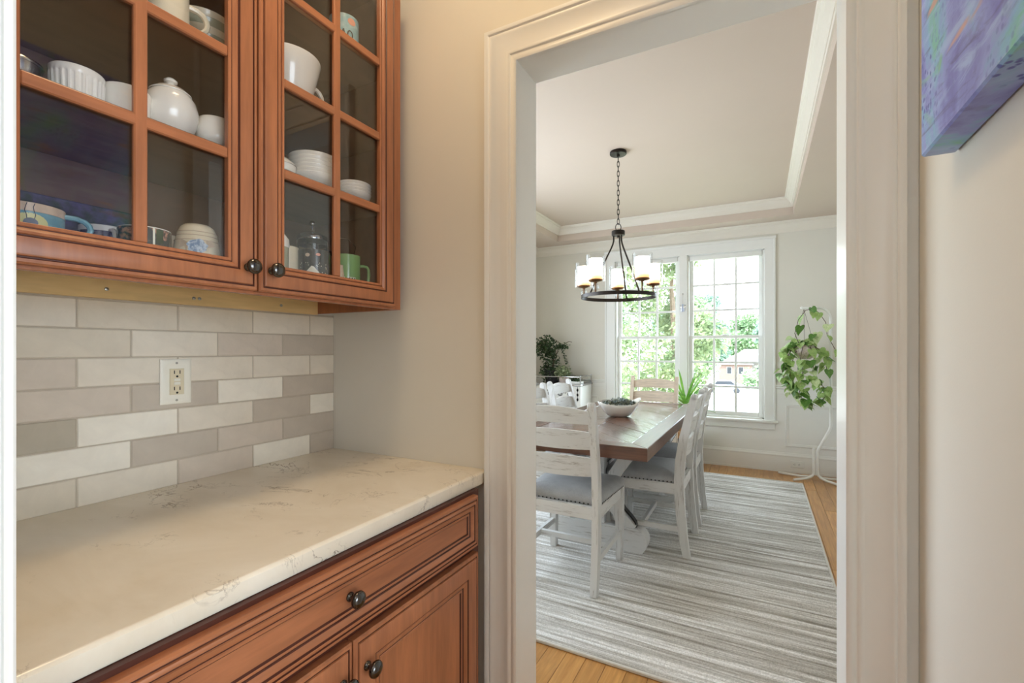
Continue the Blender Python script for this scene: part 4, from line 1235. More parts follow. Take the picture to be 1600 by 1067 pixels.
pile = MB()._add(vsx, fcs)
part('pile', pile, M['rug'], rug, recalc=False)
bd = MB()
for a in ((rx0, rx0 + 0.014, ry0, ry1), (rx1 - 0.014, rx1, ry0, ry1), (rx0, rx1, ry0, ry0 + 0.014), (rx0, rx1, ry1 - 0.014, ry1)):
    bd.box(a[0], a[1], a[2], a[3], 0.0005, 0.0145, 0.003)
part('binding', bd, M['rug_edge'], rug)
RZ = 0.0135

# ---------------------------------------------------------------- dining chairs
def post_y(z):
    P_ = [(0, -0.266), (0.12, -0.245), (0.28, -0.228), (0.45, -0.221), (0.58, -0.228), (0.72, -0.249), (0.86, -0.280), (0.985, -0.312)]
    for (a, ya), (b, yb) in zip(P_, P_[1:]):
        if z <= b:
            return ya + (yb - ya) * (z - a) / (b - a)
    return P_[-1][1]
def rrect(hx0, hx1, hy0, hy1, r, ins, z, n=5):
    """rounded trapezoid ring: half width hx0 at the back edge and hx1 at the front"""
    y0, y1 = hy0 + ins, hy1 - ins
    a0, a1 = hx0 - ins, hx1 - ins
    r = max(r - ins * 0.5, 0.004)
    pts = []
    for (cx_, cy_, st) in ((a1 - r, y1 - r, 0), (-a1 + r, y1 - r, 90), (-a0 + r, y0 + r, 180), (a0 - r, y0 + r, 270)):
        for k_ in range(n + 1):
            q = math.radians(st + 90 * k_ / n)
            pts.append((cx_ + r * math.cos(q), cy_ + r * math.sin(q), z))
    return pts
def make_chair(label, mz, mx, my):
    ch = thing('dining_chair', label, 'chair', (0, 0, 0), group='ladder-back chairs round the dining table')
    for s_ in (-1, 1):
        zs_ = [0, 0.06, 0.12, 0.2, 0.28, 0.36, 0.45, 0.52, 0.58, 0.65, 0.72, 0.79, 0.86, 0.92, 0.965]
        path = [(s_ * 0.211, post_y(q), q) for q in zs_]
        ht = [0.021, 0.023, 0.025, 0.027, 0.028, 0.028, 0.028, 0.028, 0.028, 0.027, 0.026, 0.024, 0.022, 0.020, 0.019]
        pm_ = MB().sweep(path, 0.0175, ht, (1, 0, 0))
        pm_.lathe([(0.0002, -0.0175), (0.0175, -0.0175), (0.0195, -0.014), (0.0195, 0.014), (0.0175, 0.0175), (0.0002, 0.0175)], (s_ * 0.211, post_y(0.968), 0.968), 14, axis='x')
        part('back_post', pm_, mz, ch, local=True)
        lg = MB().rings([[(s_ * 0.212 + sx * w_, 0.218 + sy * w_, q) for sx, sy in ((1, 1), (-1, 1), (-1, -1), (1, -1))] for q, w_ in ((0, 0.0185), (0.375, 0.0235), (0.44, 0.0235))], True, True)
        part('front_leg', lg, mz, ch, local=True)
        part('side_stretcher', MB().sweep([(s_ * 0.211, -0.215, 0.165), (s_ * 0.211, 0.20, 0.165)], 0.010, 0.0165, (1, 0, 0)), my, ch, local=True)
        part('side_rail', MB().box(s_ * 0.224, s_ * 0.202, -0.20, 0.20, 0.372, 0.438, 0.002), my, ch, local=True)
    part('front_rail', MB().box(-0.19, 0.19, 0.210, 0.232, 0.372, 0.438, 0.002), mx, ch, local=True)
    part('back_rail', MB().box(-0.194, 0.194, -0.236, -0.212, 0.372, 0.438, 0.002), mx, ch, local=True)
    part('cross_stretcher', MB().box(-0.202, 0.202, -0.012, 0.012, 0.150, 0.180, 0.002), mx, ch, local=True)
    for z0, z1, arch, dip in ((0.872, 0.938, 0.024, 0.002), (0.740, 0.830, 0.010, -0.004), (0.598, 0.694, 0.009, -0.006)):
        rings = []
        n_ = 12
        for k_ in range(n_ + 1):
            u = -1 + 2 * k_ / n_
            xx = u * 0.197
            b_ = 1 - u * u
            zt_, zb_ = z1 + arch * b_, z0 + dip * b_
            yb_, yt_ = post_y(z0) - 0.020 * b_, post_y(z1) - 0.020 * b_
            rings.append([(xx, yb_ - 0.009, zb_), (xx, yt_ - 0.009, zt_), (xx, yt_ + 0.009, zt_), (xx, yb_ + 0.009, zb_)])
        part('back_slat', MB().rings(rings, True, True), mx, ch, local=True)
    pr_ = [(0.0, 0.437), (-0.006, 0.446), (-0.008, 0.462), (-0.003, 0.477), (0.010, 0.489), (0.035, 0.499), (0.075, 0.506), (0.13, 0.5095)]
    rings = [rrect(0.216, 0.236, -0.205, 0.246, 0.035, t_, z_) for t_, z_ in pr_]
    part('seat_cushion', MB().rings(rings, True, True), M['fabric'], ch, local=True, angle=1.4)
    nm = MB()
    peri = rrect(0.216, 0.236, -0.205, 0.246, 0.035, -0.0055, 0.4455, 6)
    acc = 0.0; stp = 0.0235
    for i in range(len(peri)):
        p_, q_ = Vector(peri[i]), Vector(peri[(i + 1) % len(peri)])
        L_ = (q_ - p_).length
        if L_ < 1e-6: continue
        d_ = (q_ - p_) / L_
        n2 = Vector((d_.y, -d_.x, 0))
        pos = stp - acc
        while pos <= L_:
            o_ = p_ + d_ * pos
            up_ = Vector((0, 0, 1))
            rg = [o_ + (d_ * math.cos(2 * math.pi * k_ / 6) + up_ * math.sin(2 * math.pi * k_ / 6)) * 0.0052 for k_ in range(6)]
            rg2 = [o_ + n2 * 0.0028 + (d_ * math.cos(2 * math.pi * k_ / 6) + up_ * math.sin(2 * math.pi * k_ / 6)) * 0.0032 for k_ in range(6)]
            nm.rings([rg, rg2], True, True)
            pos += stp
        acc = (acc + L_) % stp
    no = part('nailhead_trim', nm, M['nail'], ch, local=True)
    no['kind'] = 'stuff'
    return ch
proto = make_chair('distressed white ladder-back chair at the near table end, its back to us', M['chair_z'], M['chair_x'], M['chair_y'])
proto.location = (-0.952, 2.546, RZ)
spots = [((-0.652, 3.18), 90, 'white ladder-back chair on the right side of the table, nearest to us'),
         ((-0.648, 3.754), 90, 'white ladder-back chair on the right side of the table, farther toward the window'),
         ((-1.224, 3.754), -90, 'white ladder-back chair on the left side of the table, its whole back showing'),
         ((-1.220, 3.18), -90, 'white ladder-back chair on the left side, mostly hidden behind the near chair')]
for (px_, py_), rz_, lb in spots:
    o = copy_tree(proto)
    o.location = (px_, py_, RZ); o.rotation_euler = (0, 0, math.radians(rz_)); o['label'] = lb
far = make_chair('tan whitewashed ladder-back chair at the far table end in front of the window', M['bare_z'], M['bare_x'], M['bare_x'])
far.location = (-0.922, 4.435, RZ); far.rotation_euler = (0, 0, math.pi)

# ---------------------------------------------------------------- dining table
X0, X1, Y0, Y1, T0, T1 = -1.372, -0.500, 2.395, 4.53, 0.697, 0.765
tb = thing('dining_table', 'white trestle dining table with a dark brown herringbone plank top', 'table', ((X0 + X1) / 2, (Y0 + Y1) / 2, RZ))
part('top_core', MB().box(X0 + 0.03, X1 - 0.03, Y0 + 0.03, Y1 - 0.03, T0, T1 - 0.014), M['table_edge_y'], tb)
bw = 0.105
corn = {'s': [(X0, Y0), (X1, Y0), (X1 - bw, Y0 + bw), (X0 + bw, Y0 + bw)], 'n': [(X1, Y1), (X0, Y1), (X0 + bw, Y1 - bw), (X1 - bw, Y1 - bw)],
        'e': [(X1, Y0), (X1, Y1), (X1 - bw, Y1 - bw), (X1 - bw, Y0 + bw)], 'w': [(X0, Y1), (X0, Y0), (X0 + bw, Y0 + bw), (X0 + bw, Y1 - bw)]}
def inset_poly(p, d):
    n_ = len(p); out_ = []
    ar = sum(p[i][0] * p[(i + 1) % n_][1] - p[(i + 1) % n_][0] * p[i][1] for i in range(n_))
    sg = 1 if ar > 0 else -1
    for i in range(n_):
        a, b, c_ = Vector(p[i - 1]), Vector(p[i]), Vector(p[(i + 1) % n_])
        d1, d2 = (b - a).normalized(), (c_ - b).normalized()
        n1, n2 = Vector((-d1.y, d1.x)) * sg, Vector((-d2.y, d2.x)) * sg
        m_ = n1 + n2
        if m_.length < 1e-6:
            out_.append(tuple(b + n1 * d)); continue
        m_.normalize()
        k_ = d / max(m_.dot(n1), 0.3)
        out_.append(tuple(b + m_ * k_))
    return out_
def plank_poly(p, z0, z1, g=0.0008, bev=0.0016):
    a = inset_poly(p, g); b = inset_poly(p, g + bev)
    return MB().rings([[(x_, y_, z0) for x_, y_ in a], [(x_, y_, z1 - bev) for x_, y_ in a], [(x_, y_, z1) for x_, y_ in b]], True, True)
for k_, p_ in corn.items():
    part('border_board', plank_poly(p_, T0, T1, 0.0003, 0.003), M['table_edge_x'] if k_ in 'sn' else M['table_edge_y'], tb)
def clip(poly, nx_, ny_, d):
    out_ = []
    for i in range(len(poly)):
        a, b = poly[i], poly[(i + 1) % len(poly)]
        fa, fb2 = a[0] * nx_ + a[1] * ny_ - d, b[0] * nx_ + b[1] * ny_ - d
        if fa >= 0: out_.append(a)
        if (fa >= 0) != (fb2 >= 0):
            q = fa / (fa - fb2)
            out_.append((a[0] + (b[0] - a[0]) * q, a[1] + (b[1] - a[1]) * q))
    return out_
xm = (X0 + X1) / 2
s2 = math.sqrt(0.5)
rt = random.Random(21)
for xa, xb, sg in ((X0 + bw, xm, 1), (xm, X1 - bw, -1)):
    rect = [(xa, Y0 + bw), (xb, Y0 + bw), (xb, Y1 - bw), (xa, Y1 - bw)]
    nx_, ny_ = -sg * s2, s2
    dv = [a * nx_ + b * ny_ for a, b in rect]
    base_d = xm * nx_ + (Y0 + bw) * ny_
    k0 = math.floor((min(dv) - base_d) / 0.118); k1 = math.ceil((max(dv) - base_d) / 0.118)
    for k_ in range(k0, k1):
        q = clip(clip(rect, nx_, ny_, base_d + k_ * 0.118), -nx_, -ny_, -(base_d + (k_ + 1) * 0.118))
        if len(q) >= 3:
            ar = abs(sum(q[i][0] * q[(i + 1) % len(q)][1] - q[(i + 1) % len(q)][0] * q[i][1] for i in range(len(q)))) / 2
            if ar > 0.0012:
                cx_ = sum(a for a, b in q) / len(q); cy_ = sum(b for a, b in q) / len(q)
                ang = math.atan2(sg * s2, s2) if False else (math.pi / 4 * sg)
                # build in a frame whose x axis runs along the plank so that the grain follows it
                R2 = Matrix.Rotation(-ang, 2)
                loc_q = [tuple(R2 @ Vector((a - cx_, b - cy_))) for a, b in q]
                m_ = plank_poly(loc_q, -0.014, -0.0012 + rt.uniform(-0.0006, 0.0006))
                o = part('top_plank', m_, M['table'], tb, local=True)
                o.location = Vector((cx_, cy_, T1)) - world_off(tb)
                o.rotation_euler = (0, 0, ang)
for yc in (2.935, 3.99):
    ftp = []
    for q in range(9):
        a = math.pi / 2 - math.pi / 2 * q / 8
        ftp.append((0.255 + 0.075 * math.cos(a), 0.065 + 0.080 * math.sin(a)))
    ftp += [(0.322, 0.03), (0.30, 0.0)]
    full = [(xm + a, RZ + b) for a, b in ftp] + [(xm - a, RZ + b) for a, b in reversed(ftp)]
    ft = part('foot', MB().prism(full, 'y', yc - 0.05, yc + 0.05), M['chair_x'], tb)
    for s_ in (-1, 1):
        arm = [(xm + s_ * a, yc, b) for a, b in ((0.285, T0), (0.235, 0.635), (0.175, 0.555), (0.125, 0.475), (0.10, 0.40), (0.105, 0.33), (0.135, 0.26), (0.18, 0.20), (0.235, 0.145))]
        part('pedestal_arm', MB().sweep(arm, 0.042, 0.036, (0, 1, 0)), M['chair_z'], tb)
        st = [(xm + s_ * a, yc, b) for a, b in ((0.148, 0.36), (0.155, 0.31), (0.185, 0.262), (0.226, 0.222), (0.252, 0.19), (0.258, 0.160))]
        part('metal_strap', MB().sweep(st, 0.020, 0.004, (0, 1, 0)), M['black_metal'], tb)
    part('pedestal_post', MB().box(xm - 0.06, xm + 0.06, yc - 0.035, yc + 0.035, 0.15, T0, 0.003), M['chair_z'], tb)
    part('top_cleat', MB().box(xm - 0.34, xm + 0.34, yc - 0.045, yc + 0.045, T0 - 0.05, T0, 0.003), M['chair_x'], tb)
part('trestle_stretcher', MB().box(xm - 0.035, xm + 0.035, 2.97, 3.955, 0.20, 0.29, 0.003), M['chair_y'], tb)

# dough bowl with succulents
bc = Vector((-0.93, 3.46, T1 + 0.0006))
th_ = math.radians(34)
bl = thing('dough_bowl', 'white boat-shaped dough bowl on the dining table', 'bowl', bc)
BR = Matrix.Translation(bc) @ Matrix.Rotation(th_, 4, 'Z')
def boat_ring(a, b, z0, lift, n_=40):
    r_ = []
    for k_ in range(n_):
        q = 2 * math.pi * k_ / n_
        cu = math.cos(q)
        r_.append(BR @ Vector((a * cu, b * math.sin(q), z0 + lift * (abs(cu) ** 2.4) * (1.0 if cu > 0 else 0.55))))
    return r_
outr = [boat_ring(0.06, 0.04, 0.0, 0), boat_ring(0.085, 0.055, 0.004, 0.003), boat_ring(0.118, 0.075, 0.030, 0.016), boat_ring(0.145, 0.090, 0.058, 0.034), boat_ring(0.165, 0.098, 0.080, 0.052),
        boat_ring(0.164, 0.095, 0.084, 0.053), boat_ring(0.155, 0.089, 0.078, 0.048), boat_ring(0.130, 0.080, 0.056, 0.030), boat_ring(0.10, 0.064, 0.030, 0.012), boat_ring(0.02, 0.012, 0.016, 0)]
part('shell', MB().rings(outr, True, True), M['white_ceramic'], bl, angle=1.2)
su = MB()
rs = random.Random(8)
for k_ in range(170):
    u = rs.uniform(-0.115, 0.115); v_ = rs.uniform(-0.062, 0.062) * math.sqrt(max(0.05, 1 - (u / 0.125) ** 2))
    base_p = Vector((u, v_, 0.080 + rs.uniform(0, 0.040) * (1 - (u / 0.14) ** 2)))
    su.mat = 1 if rs.random() < 0.3 else 0
    for q in range(7):
        a = q * 2.4 + rs.random(); tilt = rs.uniform(0.3, 1.2)
        d_ = Vector((math.cos(a) * math.cos(tilt), math.sin(a) * math.cos(tilt), math.sin(tilt)))
        s_ = d_.cross(Vector((0, 0, 1))).normalized() * 0.0042
        L_ = rs.uniform(0.016, 0.034)
        su._add([BR @ base_p, BR @ (base_p + d_ * L_ * 0.5 + s_), BR @ (base_p + d_ * L_), BR @ (base_p + d_ * L_ * 0.5 - s_)], [(0, 1, 2, 3)])
so = part('succulents', su, [M['succ'], M['succ_blue']], at=bc + Vector((0, 0, 0.06)), recalc=False, smooth=False)
tag(so, 'grey-green dried succulents heaped in the white dough bowl', 'plants', kind='stuff')

# ---------------------------------------------------------------- chandelier
HX, HY = -0.935, 3.453
chn = thing('chandelier', 'dark bronze ring chandelier with five candle lights over the table', 'chandelier', (HX, HY, TZ))
part('canopy', MB().lathe([(0.0002, TZ - 0.001), (0.060, TZ - 0.001), (0.062, TZ - 0.006), (0.062, TZ - 0.020), (0.058, TZ - 0.024), (0.012, TZ - 0.026), (0.010, TZ - 0.040), (0.0002, TZ - 0.042)], (HX, HY, 0), 36), M['bronze'], chn)
ztop, zhub = TZ - 0.040, 2.152
link = []
for k_ in range(16):
    q = 2 * math.pi * k_ / 16
    link.append((0.0085 * math.cos(q), 0, 0.0185 * math.sin(q) + (0.006 if math.sin(q) > 0 else -0.006) * abs(math.sin(q))))
link_me = MB().tube(link, 0.0024, 6, closed=True).mesh('chain_link', M['bronze'])
nl = 14
zlo = zhub + 0.052
for k_ in range(nl):
    inst('chain_link', link_me, chn, (0, 0, zlo + (ztop - zlo) * (k_ + 0.5) / nl - TZ), (0, 0, (math.pi / 2) * (k_ % 2) + 0.4))
part('loop', MB().tube([(HX + 0.018 * math.cos(2 * math.pi * i / 24), HY + 0.009 * math.cos(2 * math.pi * i / 24), zhub + 0.026 + 0.028 * math.sin(2 * math.pi * i / 24)) for i in range(24)], 0.003, 8, closed=True), M['bronze'], chn)
part('hub', MB().lathe([(0.0002, zhub), (0.046, zhub), (0.049, zhub - 0.004), (0.049, zhub - 0.032), (0.046, zhub - 0.036), (0.012, zhub - 0.037), (0.010, zhub - 0.05), (0.0002, zhub - 0.052)], (HX, HY, 0), 36), M['bronze'], chn)
RR, RZ0 = 0.272, 1.648
ringm = MB().lathe([(RR - 0.003, RZ0), (RR + 0.003, RZ0), (RR + 0.003, RZ0 + 0.026), (RR - 0.003, RZ0 + 0.026), (RR - 0.003, RZ0)], (HX, HY, 0), 72)
part('ring', ringm, M['bronze'], chn, angle=0.9)
view = math.atan2(0 - HY, 0 - HX)
right = Vector((math.cos(math.atan(387 / 728.0)), math.sin(math.atan(387 / 728.0)), 0))
back = Vector((-right.y, right.x, 0))
def dirv(deg):
    a = math.radians(deg)
    return right * math.cos(a) + back * math.sin(a)
C0 = Vector((HX, HY, 0))
for deg in (60, 180, 300):
    d_ = dirv(deg)
    pts = [C0 + d_ * r_ + Vector((0, 0, z_)) for r_, z_ in ((0.034, zhub - 0.034), (0.034, zhub - 0.075), (0.040, zhub - 0.10), (0.052, zhub - 0.13), (0.160, 1.80), (0.200, 1.705), (0.215, 1.675), (0.235, 1.660), (0.272, 1.658))]
    part('rod', MB().tube(pts, 0.0062, 8), M['bronze'], chn)
for deg in (-66, 6, 78, 150, 222):
    p_ = C0 + dirv(deg) * RR
    px_, py_ = p_.x, p_.y
    cd = part('candle_cup', MB().lathe([(0.0002, 1.736), (0.010, 1.736), (0.014, 1.742), (0.044, 1.748), (0.050, 1.754), (0.050, 1.760), (0.0002, 1.762)], (px_, py_, 0), 24), M['copper'], chn)
    part('crystal_ball', MB().ell((px_, py_, 1.706), 0.024, 0.024, 0.030, 14, 10), M['crystal'], cd)
    part('stem', MB().lathe([(0.010, 1.674), (0.005, 1.678), (0.005, 1.736)], (px_, py_, 0), 10, caps=True), M['copper'], cd)
    part('candle_shade', MB().lathe([(0.0002, 1.763), (0.0475, 1.763), (0.049, 1.768), (0.049, 1.905), (0.046, 1.908), (0.0002, 1.903)], (px_, py_, 0), 28), M['candle'], cd)
    part('glass_cylinder', MB().lathe([(0.066, 1.748), (0.0685, 1.750), (0.0685, 1.932), (0.067, 1.934), (0.0655, 1.932), (0.0655, 1.752)], (px_, py_, 0), 32), M['lampglass'], cd)

# ---------------------------------------------------------------- hanging pothos on a white tube stand
ps = thing('plant_stand', 'white bent-tube plant stand with a hooked top by the window', 'plant stand', (0.47, 5.31, 0))
part('pole', MB().tube([(0.488, 5.31, 0.06), (0.488, 5.31, 0.27), (0.492, 5.31, 0.30), (0.586, 5.31, 0.505), (0.594, 5.31, 0.54), (0.594, 5.31, 1.52), (0.590, 5.31, 1.58), (0.572, 5.31, 1.625), (0.540, 5.31, 1.652), (0.49, 5.31, 1.664), (0.362, 5.31, 1.668)], 0.0125, 12), M['stand'], ps)
part('sleeve', MB().tube([(0.460, 5.31, 0.062), (0.460, 5.31, 0.315)], 0.0125, 12), M['stand'], ps)
for nm_, pts in (('front', [(0.460, 5.31, 0.10), (0.455, 5.307, 0.065), (0.435, 5.295, 0.042), (0.39, 5.27, 0.026), (0.285, 5.215, 0.0135)]),
                 ('right', [(0.488, 5.31, 0.10), (0.492, 5.305, 0.066), (0.512, 5.29, 0.042), (0.555, 5.26, 0.026), (0.66, 5.19, 0.0135)]),
                 ('rearl', [(0.460, 5.312, 0.085), (0.45, 5.318, 0.052), (0.42, 5.33, 0.034), (0.36, 5.36, 0.024), (0.17, 5.46, 0.0135)]),
                 ('rearr', [(0.488, 5.312, 0.085), (0.498, 5.318, 0.052), (0.53, 5.33, 0.034), (0.58, 5.36, 0.024), (0.70, 5.44, 0.0135)])):
    lg = part('foot', MB().tube(pts, 0.0115, 10), M['stand'], ps)
part('end_cap', MB().ell((0.362, 5.31, 1.668), 0.015, 0.014, 0.015), M['stand'], ps)

pc = Vector((0.375, 5.30, 1.17))
ph = thing('hanging_pothos', 'variegated pothos trailing from a speckled white pot on the stand hook', 'plant', pc)
part('pot', MB().lathe([(0.0002, 0), (0.05, 0), (0.085, 0.02), (0.108, 0.065), (0.110, 0.10), (0.104, 0.135), (0.098, 0.135), (0.100, 0.10), (0.09, 0.10), (0.0002, 0.11)], pc, 32), M['speckle'], ph)
part('soil', MB().lathe([(0.099, 0.116), (0.0002, 0.122)], pc, 24), M['soil'], ph)
hook = Vector((0.378, 5.31, 1.652))
for k_ in range(3):
    a = k_ * 2.094 + 0.5
    part('cord', MB().tube([hook, pc + Vector((0.105 * math.cos(a), 0.105 * math.sin(a), 0.13))], 0.0016, 6), M['vine'], ph)
def leaf_mesh(name, mat):
    # heart-shaped leaf folded along its midrib, tip along +x
    half = [(0, 0.0), (-0.12, 0.20), (-0.05, 0.40), (0.16, 0.46), (0.42, 0.38), (0.70, 0.18), (1.0, 0)]
    m_ = MB()
    mid = [(0, 0, 0), (0.25, 0, -0.03), (0.5, 0, -0.05), (0.75, 0, -0.07), (1.0, 0, -0.13)]
    for s_ in (1, -1):
        top = [(a, s_ * b, 0.10 * b - 0.13 * max(a, 0) ** 2) for a, b in half]
        m_._add([mid[0], mid[1], mid[2], mid[3], mid[4]] + top[1:-1], [(0, 1, 6, 5), (1, 2, 8, 7), (1, 7, 6), (2, 3, 9, 8), (3, 4, 9)] if s_ > 0 else [(5, 6, 1, 0), (7, 8, 2, 1), (6, 7, 1), (8, 9, 3, 2), (9, 4, 3)])
    return m_.mesh(name, mat, recalc=False, angle=1.5)
LEAF = [leaf_mesh('leaf', M['pothos']), leaf_mesh('leaf', M['pothos_pale']), leaf_mesh('leaf', M['pothos_dark'])]
rv = random.Random(14)
def add_leaf(parent, p, size, which=None, facing=None):
    if abs(p[0] - 0.375) < 0.095 and 1.165 < p[2] < 1.30 and rv.random() < 0.85:
        return          # the pot shows between the leaves
    w_ = which if which is not None else rv.choices([0, 1, 2], [5, 2, 2])[0]
    rz_ = rv.uniform(0, 6.28) if facing is None else facing
    inst('leaf', LEAF[w_], parent, Vector(p) - world_off(parent), (rv.uniform(-0.6, 0.6), rv.uniform(0.25, 1.25), rz_), (size, size, size))
vines = [
    [(0.33, 5.22, 1.30), (0.27, 5.19, 1.27), (0.22, 5.17, 1.16), (0.19, 5.16, 1.05), (0.21, 5.16, 0.97), (0.26, 5.17, 0.92)],
    [(0.36, 5.19, 1.29), (0.34, 5.16, 1.18), (0.36, 5.15, 1.06), (0.34, 5.14, 0.95), (0.33, 5.14, 0.85), (0.37, 5.15, 0.77), (0.42, 5.15, 0.745)],
    [(0.42, 5.20, 1.29), (0.45, 5.17, 1.20), (0.44, 5.16, 1.08), (0.46, 5.16, 0.98), (0.52, 5.16, 0.92), (0.53, 5.16, 0.82), (0.48, 5.16, 0.76)],
    [(0.46, 5.22, 1.29), (0.51, 5.20, 1.25), (0.54, 5.19, 1.16), (0.55, 5.19, 1.07)],
    [(0.30, 5.24, 1.30), (0.22, 5.22, 1.28), (0.17, 5.21, 1.22)],
    [(0.31, 5.20, 1.25), (0.25, 5.17, 1.08), (0.27, 5.16, 0.93), (0.24, 5.16, 0.87), (0.31, 5.16, 0.86)],
    [(0.34, 5.26, 1.30), (0.30, 5.27, 1.42), (0.33, 5.28, 1.55), (0.39, 5.28, 1.64), (0.45, 5.28, 1.655), (0.50, 5.28, 1.61), (0.55, 5.27, 1.52), (0.56, 5.26, 1.40), (0.60, 5.25, 1.31), (0.64, 5.24, 1.22)],
    [(0.40, 5.25, 1.30), (0.44, 5.24, 1.36), (0.47, 5.23, 1.42)],
]
for vi, vn in enumerate(vines):
    part('vine', MB().tube(vn, 0.0032, 6), M['vine'], ph)
    for a, b in zip(vn, vn[1:]):
        a, b = Vector(a), Vector(b)
        cnt = 5 if vi not in (6,) else 1
        for k_ in range(cnt):
            q = a.lerp(b, (k_ + rv.random()) / cnt)
            off = Vector((rv.uniform(-0.035, 0.035), rv.uniform(-0.05, 0.01), rv.uniform(-0.02, 0.025)))
            add_leaf(ph, q + off, rv.uniform(0.07, 0.11))
for k_ in range(26):
    a = rv.uniform(0, 6.28)
    r_ = rv.uniform(0.02, 0.13)
    add_leaf(ph, pc + Vector((r_ * math.cos(a), r_ * math.sin(a) - 0.02, rv.uniform(0.125, 0.20))), rv.uniform(0.065, 0.10))

# ---------------------------------------------------------------- strap-leaf plant behind the far chair
dc = Vector((-0.70, 5.285, 0))
dp = thing('strap_leaf_plant', 'bright green strap-leaved plant in a black planter below the window', 'plant', dc)
part('planter', MB().rings([[(dc.x + sx * w_, dc.y + sy * w_, z_) for sx, sy in ((1, 1), (-1, 1), (-1, -1), (1, -1))] for z_, w_ in ((0.06, 0.115), (0.33, 0.135), (0.33, 0.12), (0.30, 0.12))], True, True), M['basket'], dp)
part('planter_rim', MB().box(dc.x - 0.145, dc.x + 0.145, dc.y - 0.145, dc.y - 0.12, 0.33, 0.40, 0.004).box(dc.x - 0.145, dc.x + 0.145, dc.y + 0.12, dc.y + 0.145, 0.33, 0.40, 0.004)
     .box(dc.x - 0.145, dc.x - 0.12, dc.y - 0.12, dc.y + 0.12, 0.33, 0.40, 0.004).box(dc.x + 0.12, dc.x + 0.145, dc.y - 0.12, dc.y + 0.12, 0.33, 0.40, 0.004), M['rimwood'], dp)
for sx in (-1, 1):
    for sy in (-1, 1):
        part('planter_leg', MB().tube([(dc.x + sx * 0.12, dc.y + sy * 0.12, 0), (dc.x + sx * 0.11, dc.y + sy * 0.11, 0.08)], 0.012, 8), M['rimwood'], dp)
part('soil', MB().box(dc.x - 0.12, dc.x + 0.12, dc.y - 0.12, dc.y + 0.12, 0.33, 0.36), M['soil'], dp)
part('cane', MB().tube([(dc.x, dc.y, 0.35), (dc.x + 0.006, dc.y - 0.01, 0.48), (dc.x, dc.y - 0.03, 0.68)], 0.014, 8), M['vine'], dp)
rd = random.Random(31)
for k_ in range(44):
    a = k_ * 2.39996
    el = rd.uniform(0.10, 1.25)
    L_ = rd.uniform(0.28, 0.44)
    d_ = Vector((math.cos(a), math.sin(a), 0))
    p0 = Vector((dc.x, dc.y - 0.03, 0.63 + 0.06 * el))
    rings = []
    for j in range(7):
        s_ = j / 6
        droop = 0.30 * s_ * s_ * (1.25 - el * 0.6)
        cpt = p0 + d_ * (L_ * s_ * math.cos(el)) + Vector((0, 0, L_ * (s_ * math.sin(el) - droop * 0.6)))
        if cpt.y > WY - 0.06: cpt.y = WY - 0.06
        w_ = 0.0125 * (0.55 + 1.2 * s_) * (1 - s_ ** 3) + 0.001
        sd = Vector((-d_.y, d_.x, 0)) * w_
        rings.append([cpt + sd + Vector((0, 0, 0.004)), cpt, cpt - sd + Vector((0, 0, 0.004))])
    part('leaf', MB().rings(rings, closed=False), M['dracaena'], dp, recalc=False)

# ---------------------------------------------------------------- white cart with plants in the far left corner
c0 = (-2.44, -1.835, 5.145, 5.545)
ca = thing('serving_cart', 'white serving cart with dark scrollwork and chrome rail in the far corner', 'cart', ((c0[0] + c0[1]) / 2, 5.345, 0))
part('body', MB().box(c0[0], c0[1], c0[2], c0[3], 0.13, 0.835, 0.006), M['stand'], ca)
part('top_tray', MB().box(c0[0] - 0.012, c0[1] + 0.012, c0[2] - 0.012, c0[3] + 0.012, 0.836, 0.856, 0.004), M['chrome'], ca)
for xx in (c0[0] + 0.004, c0[1] - 0.004):
    for yy in (c0[2] + 0.004, c0[3] - 0.004):
        part('rail_post', MB().tube([(xx, yy, 0.856), (xx, yy, 0.945)], 0.007, 8).ell((xx, yy, 0.948), 0.011, 0.011, 0.011), M['chrome'], ca)
        part('caster', MB().lathe([(0.0002, -0.012), (0.034, -0.012), (0.038, -0.008), (0.038, 0.008), (0.034, 0.012), (0.0002, 0.012)], (xx, yy, 0.038), 18, axis='x').box(xx - 0.018, xx + 0.018, yy - 0.012, yy + 0.012, 0.06, 0.132, 0.003), M['chrome'], ca)
rl_ = [(c0[0] + 0.004, c0[2] + 0.004, 0.94), (c0[1] - 0.004, c0[2] + 0.004, 0.94), (c0[1] - 0.004, c0[3] - 0.004, 0.94), (c0[0] + 0.004, c0[3] - 0.004, 0.94)]
for a, b in zip(rl_, rl_[1:] + rl_[:1]):
    part('rail', MB().tube([a, b], 0.006, 8), M['chrome'], ca)
scm = MB()
for k_ in range(4):
    xc = c0[0] + 0.10 + k_ * 0.125
    for s_ in (1, -1):
        pts = []
        for q in range(22):
            a = q / 21 * 4.6 * math.pi / 1.6
            r_ = 0.046 * (1 - q / 24)
            pts.append((xc + s_ * (0.012 + r_ * math.cos(a) * 0.9), c0[2] - 0.004, 0.745 + r_ * math.sin(a)))
        scm.tube(pts, 0.0035, 5)
part('scrollwork', scm, M['black_metal'], ca)
drp = MB()
for xx in (c0[1] - 0.035,):
    drp.tube([(xx, c0[2] - 0.005, 0.83), (xx, c0[2] - 0.005, 0.66)], 0.0025, 5)
    for zz in (0.79, 0.735, 0.68):
        drp.ell((xx, c0[2] - 0.007, zz), 0.012, 0.007, 0.018, 8, 6)
part('drop_ornament', drp, M['black_metal'], ca)

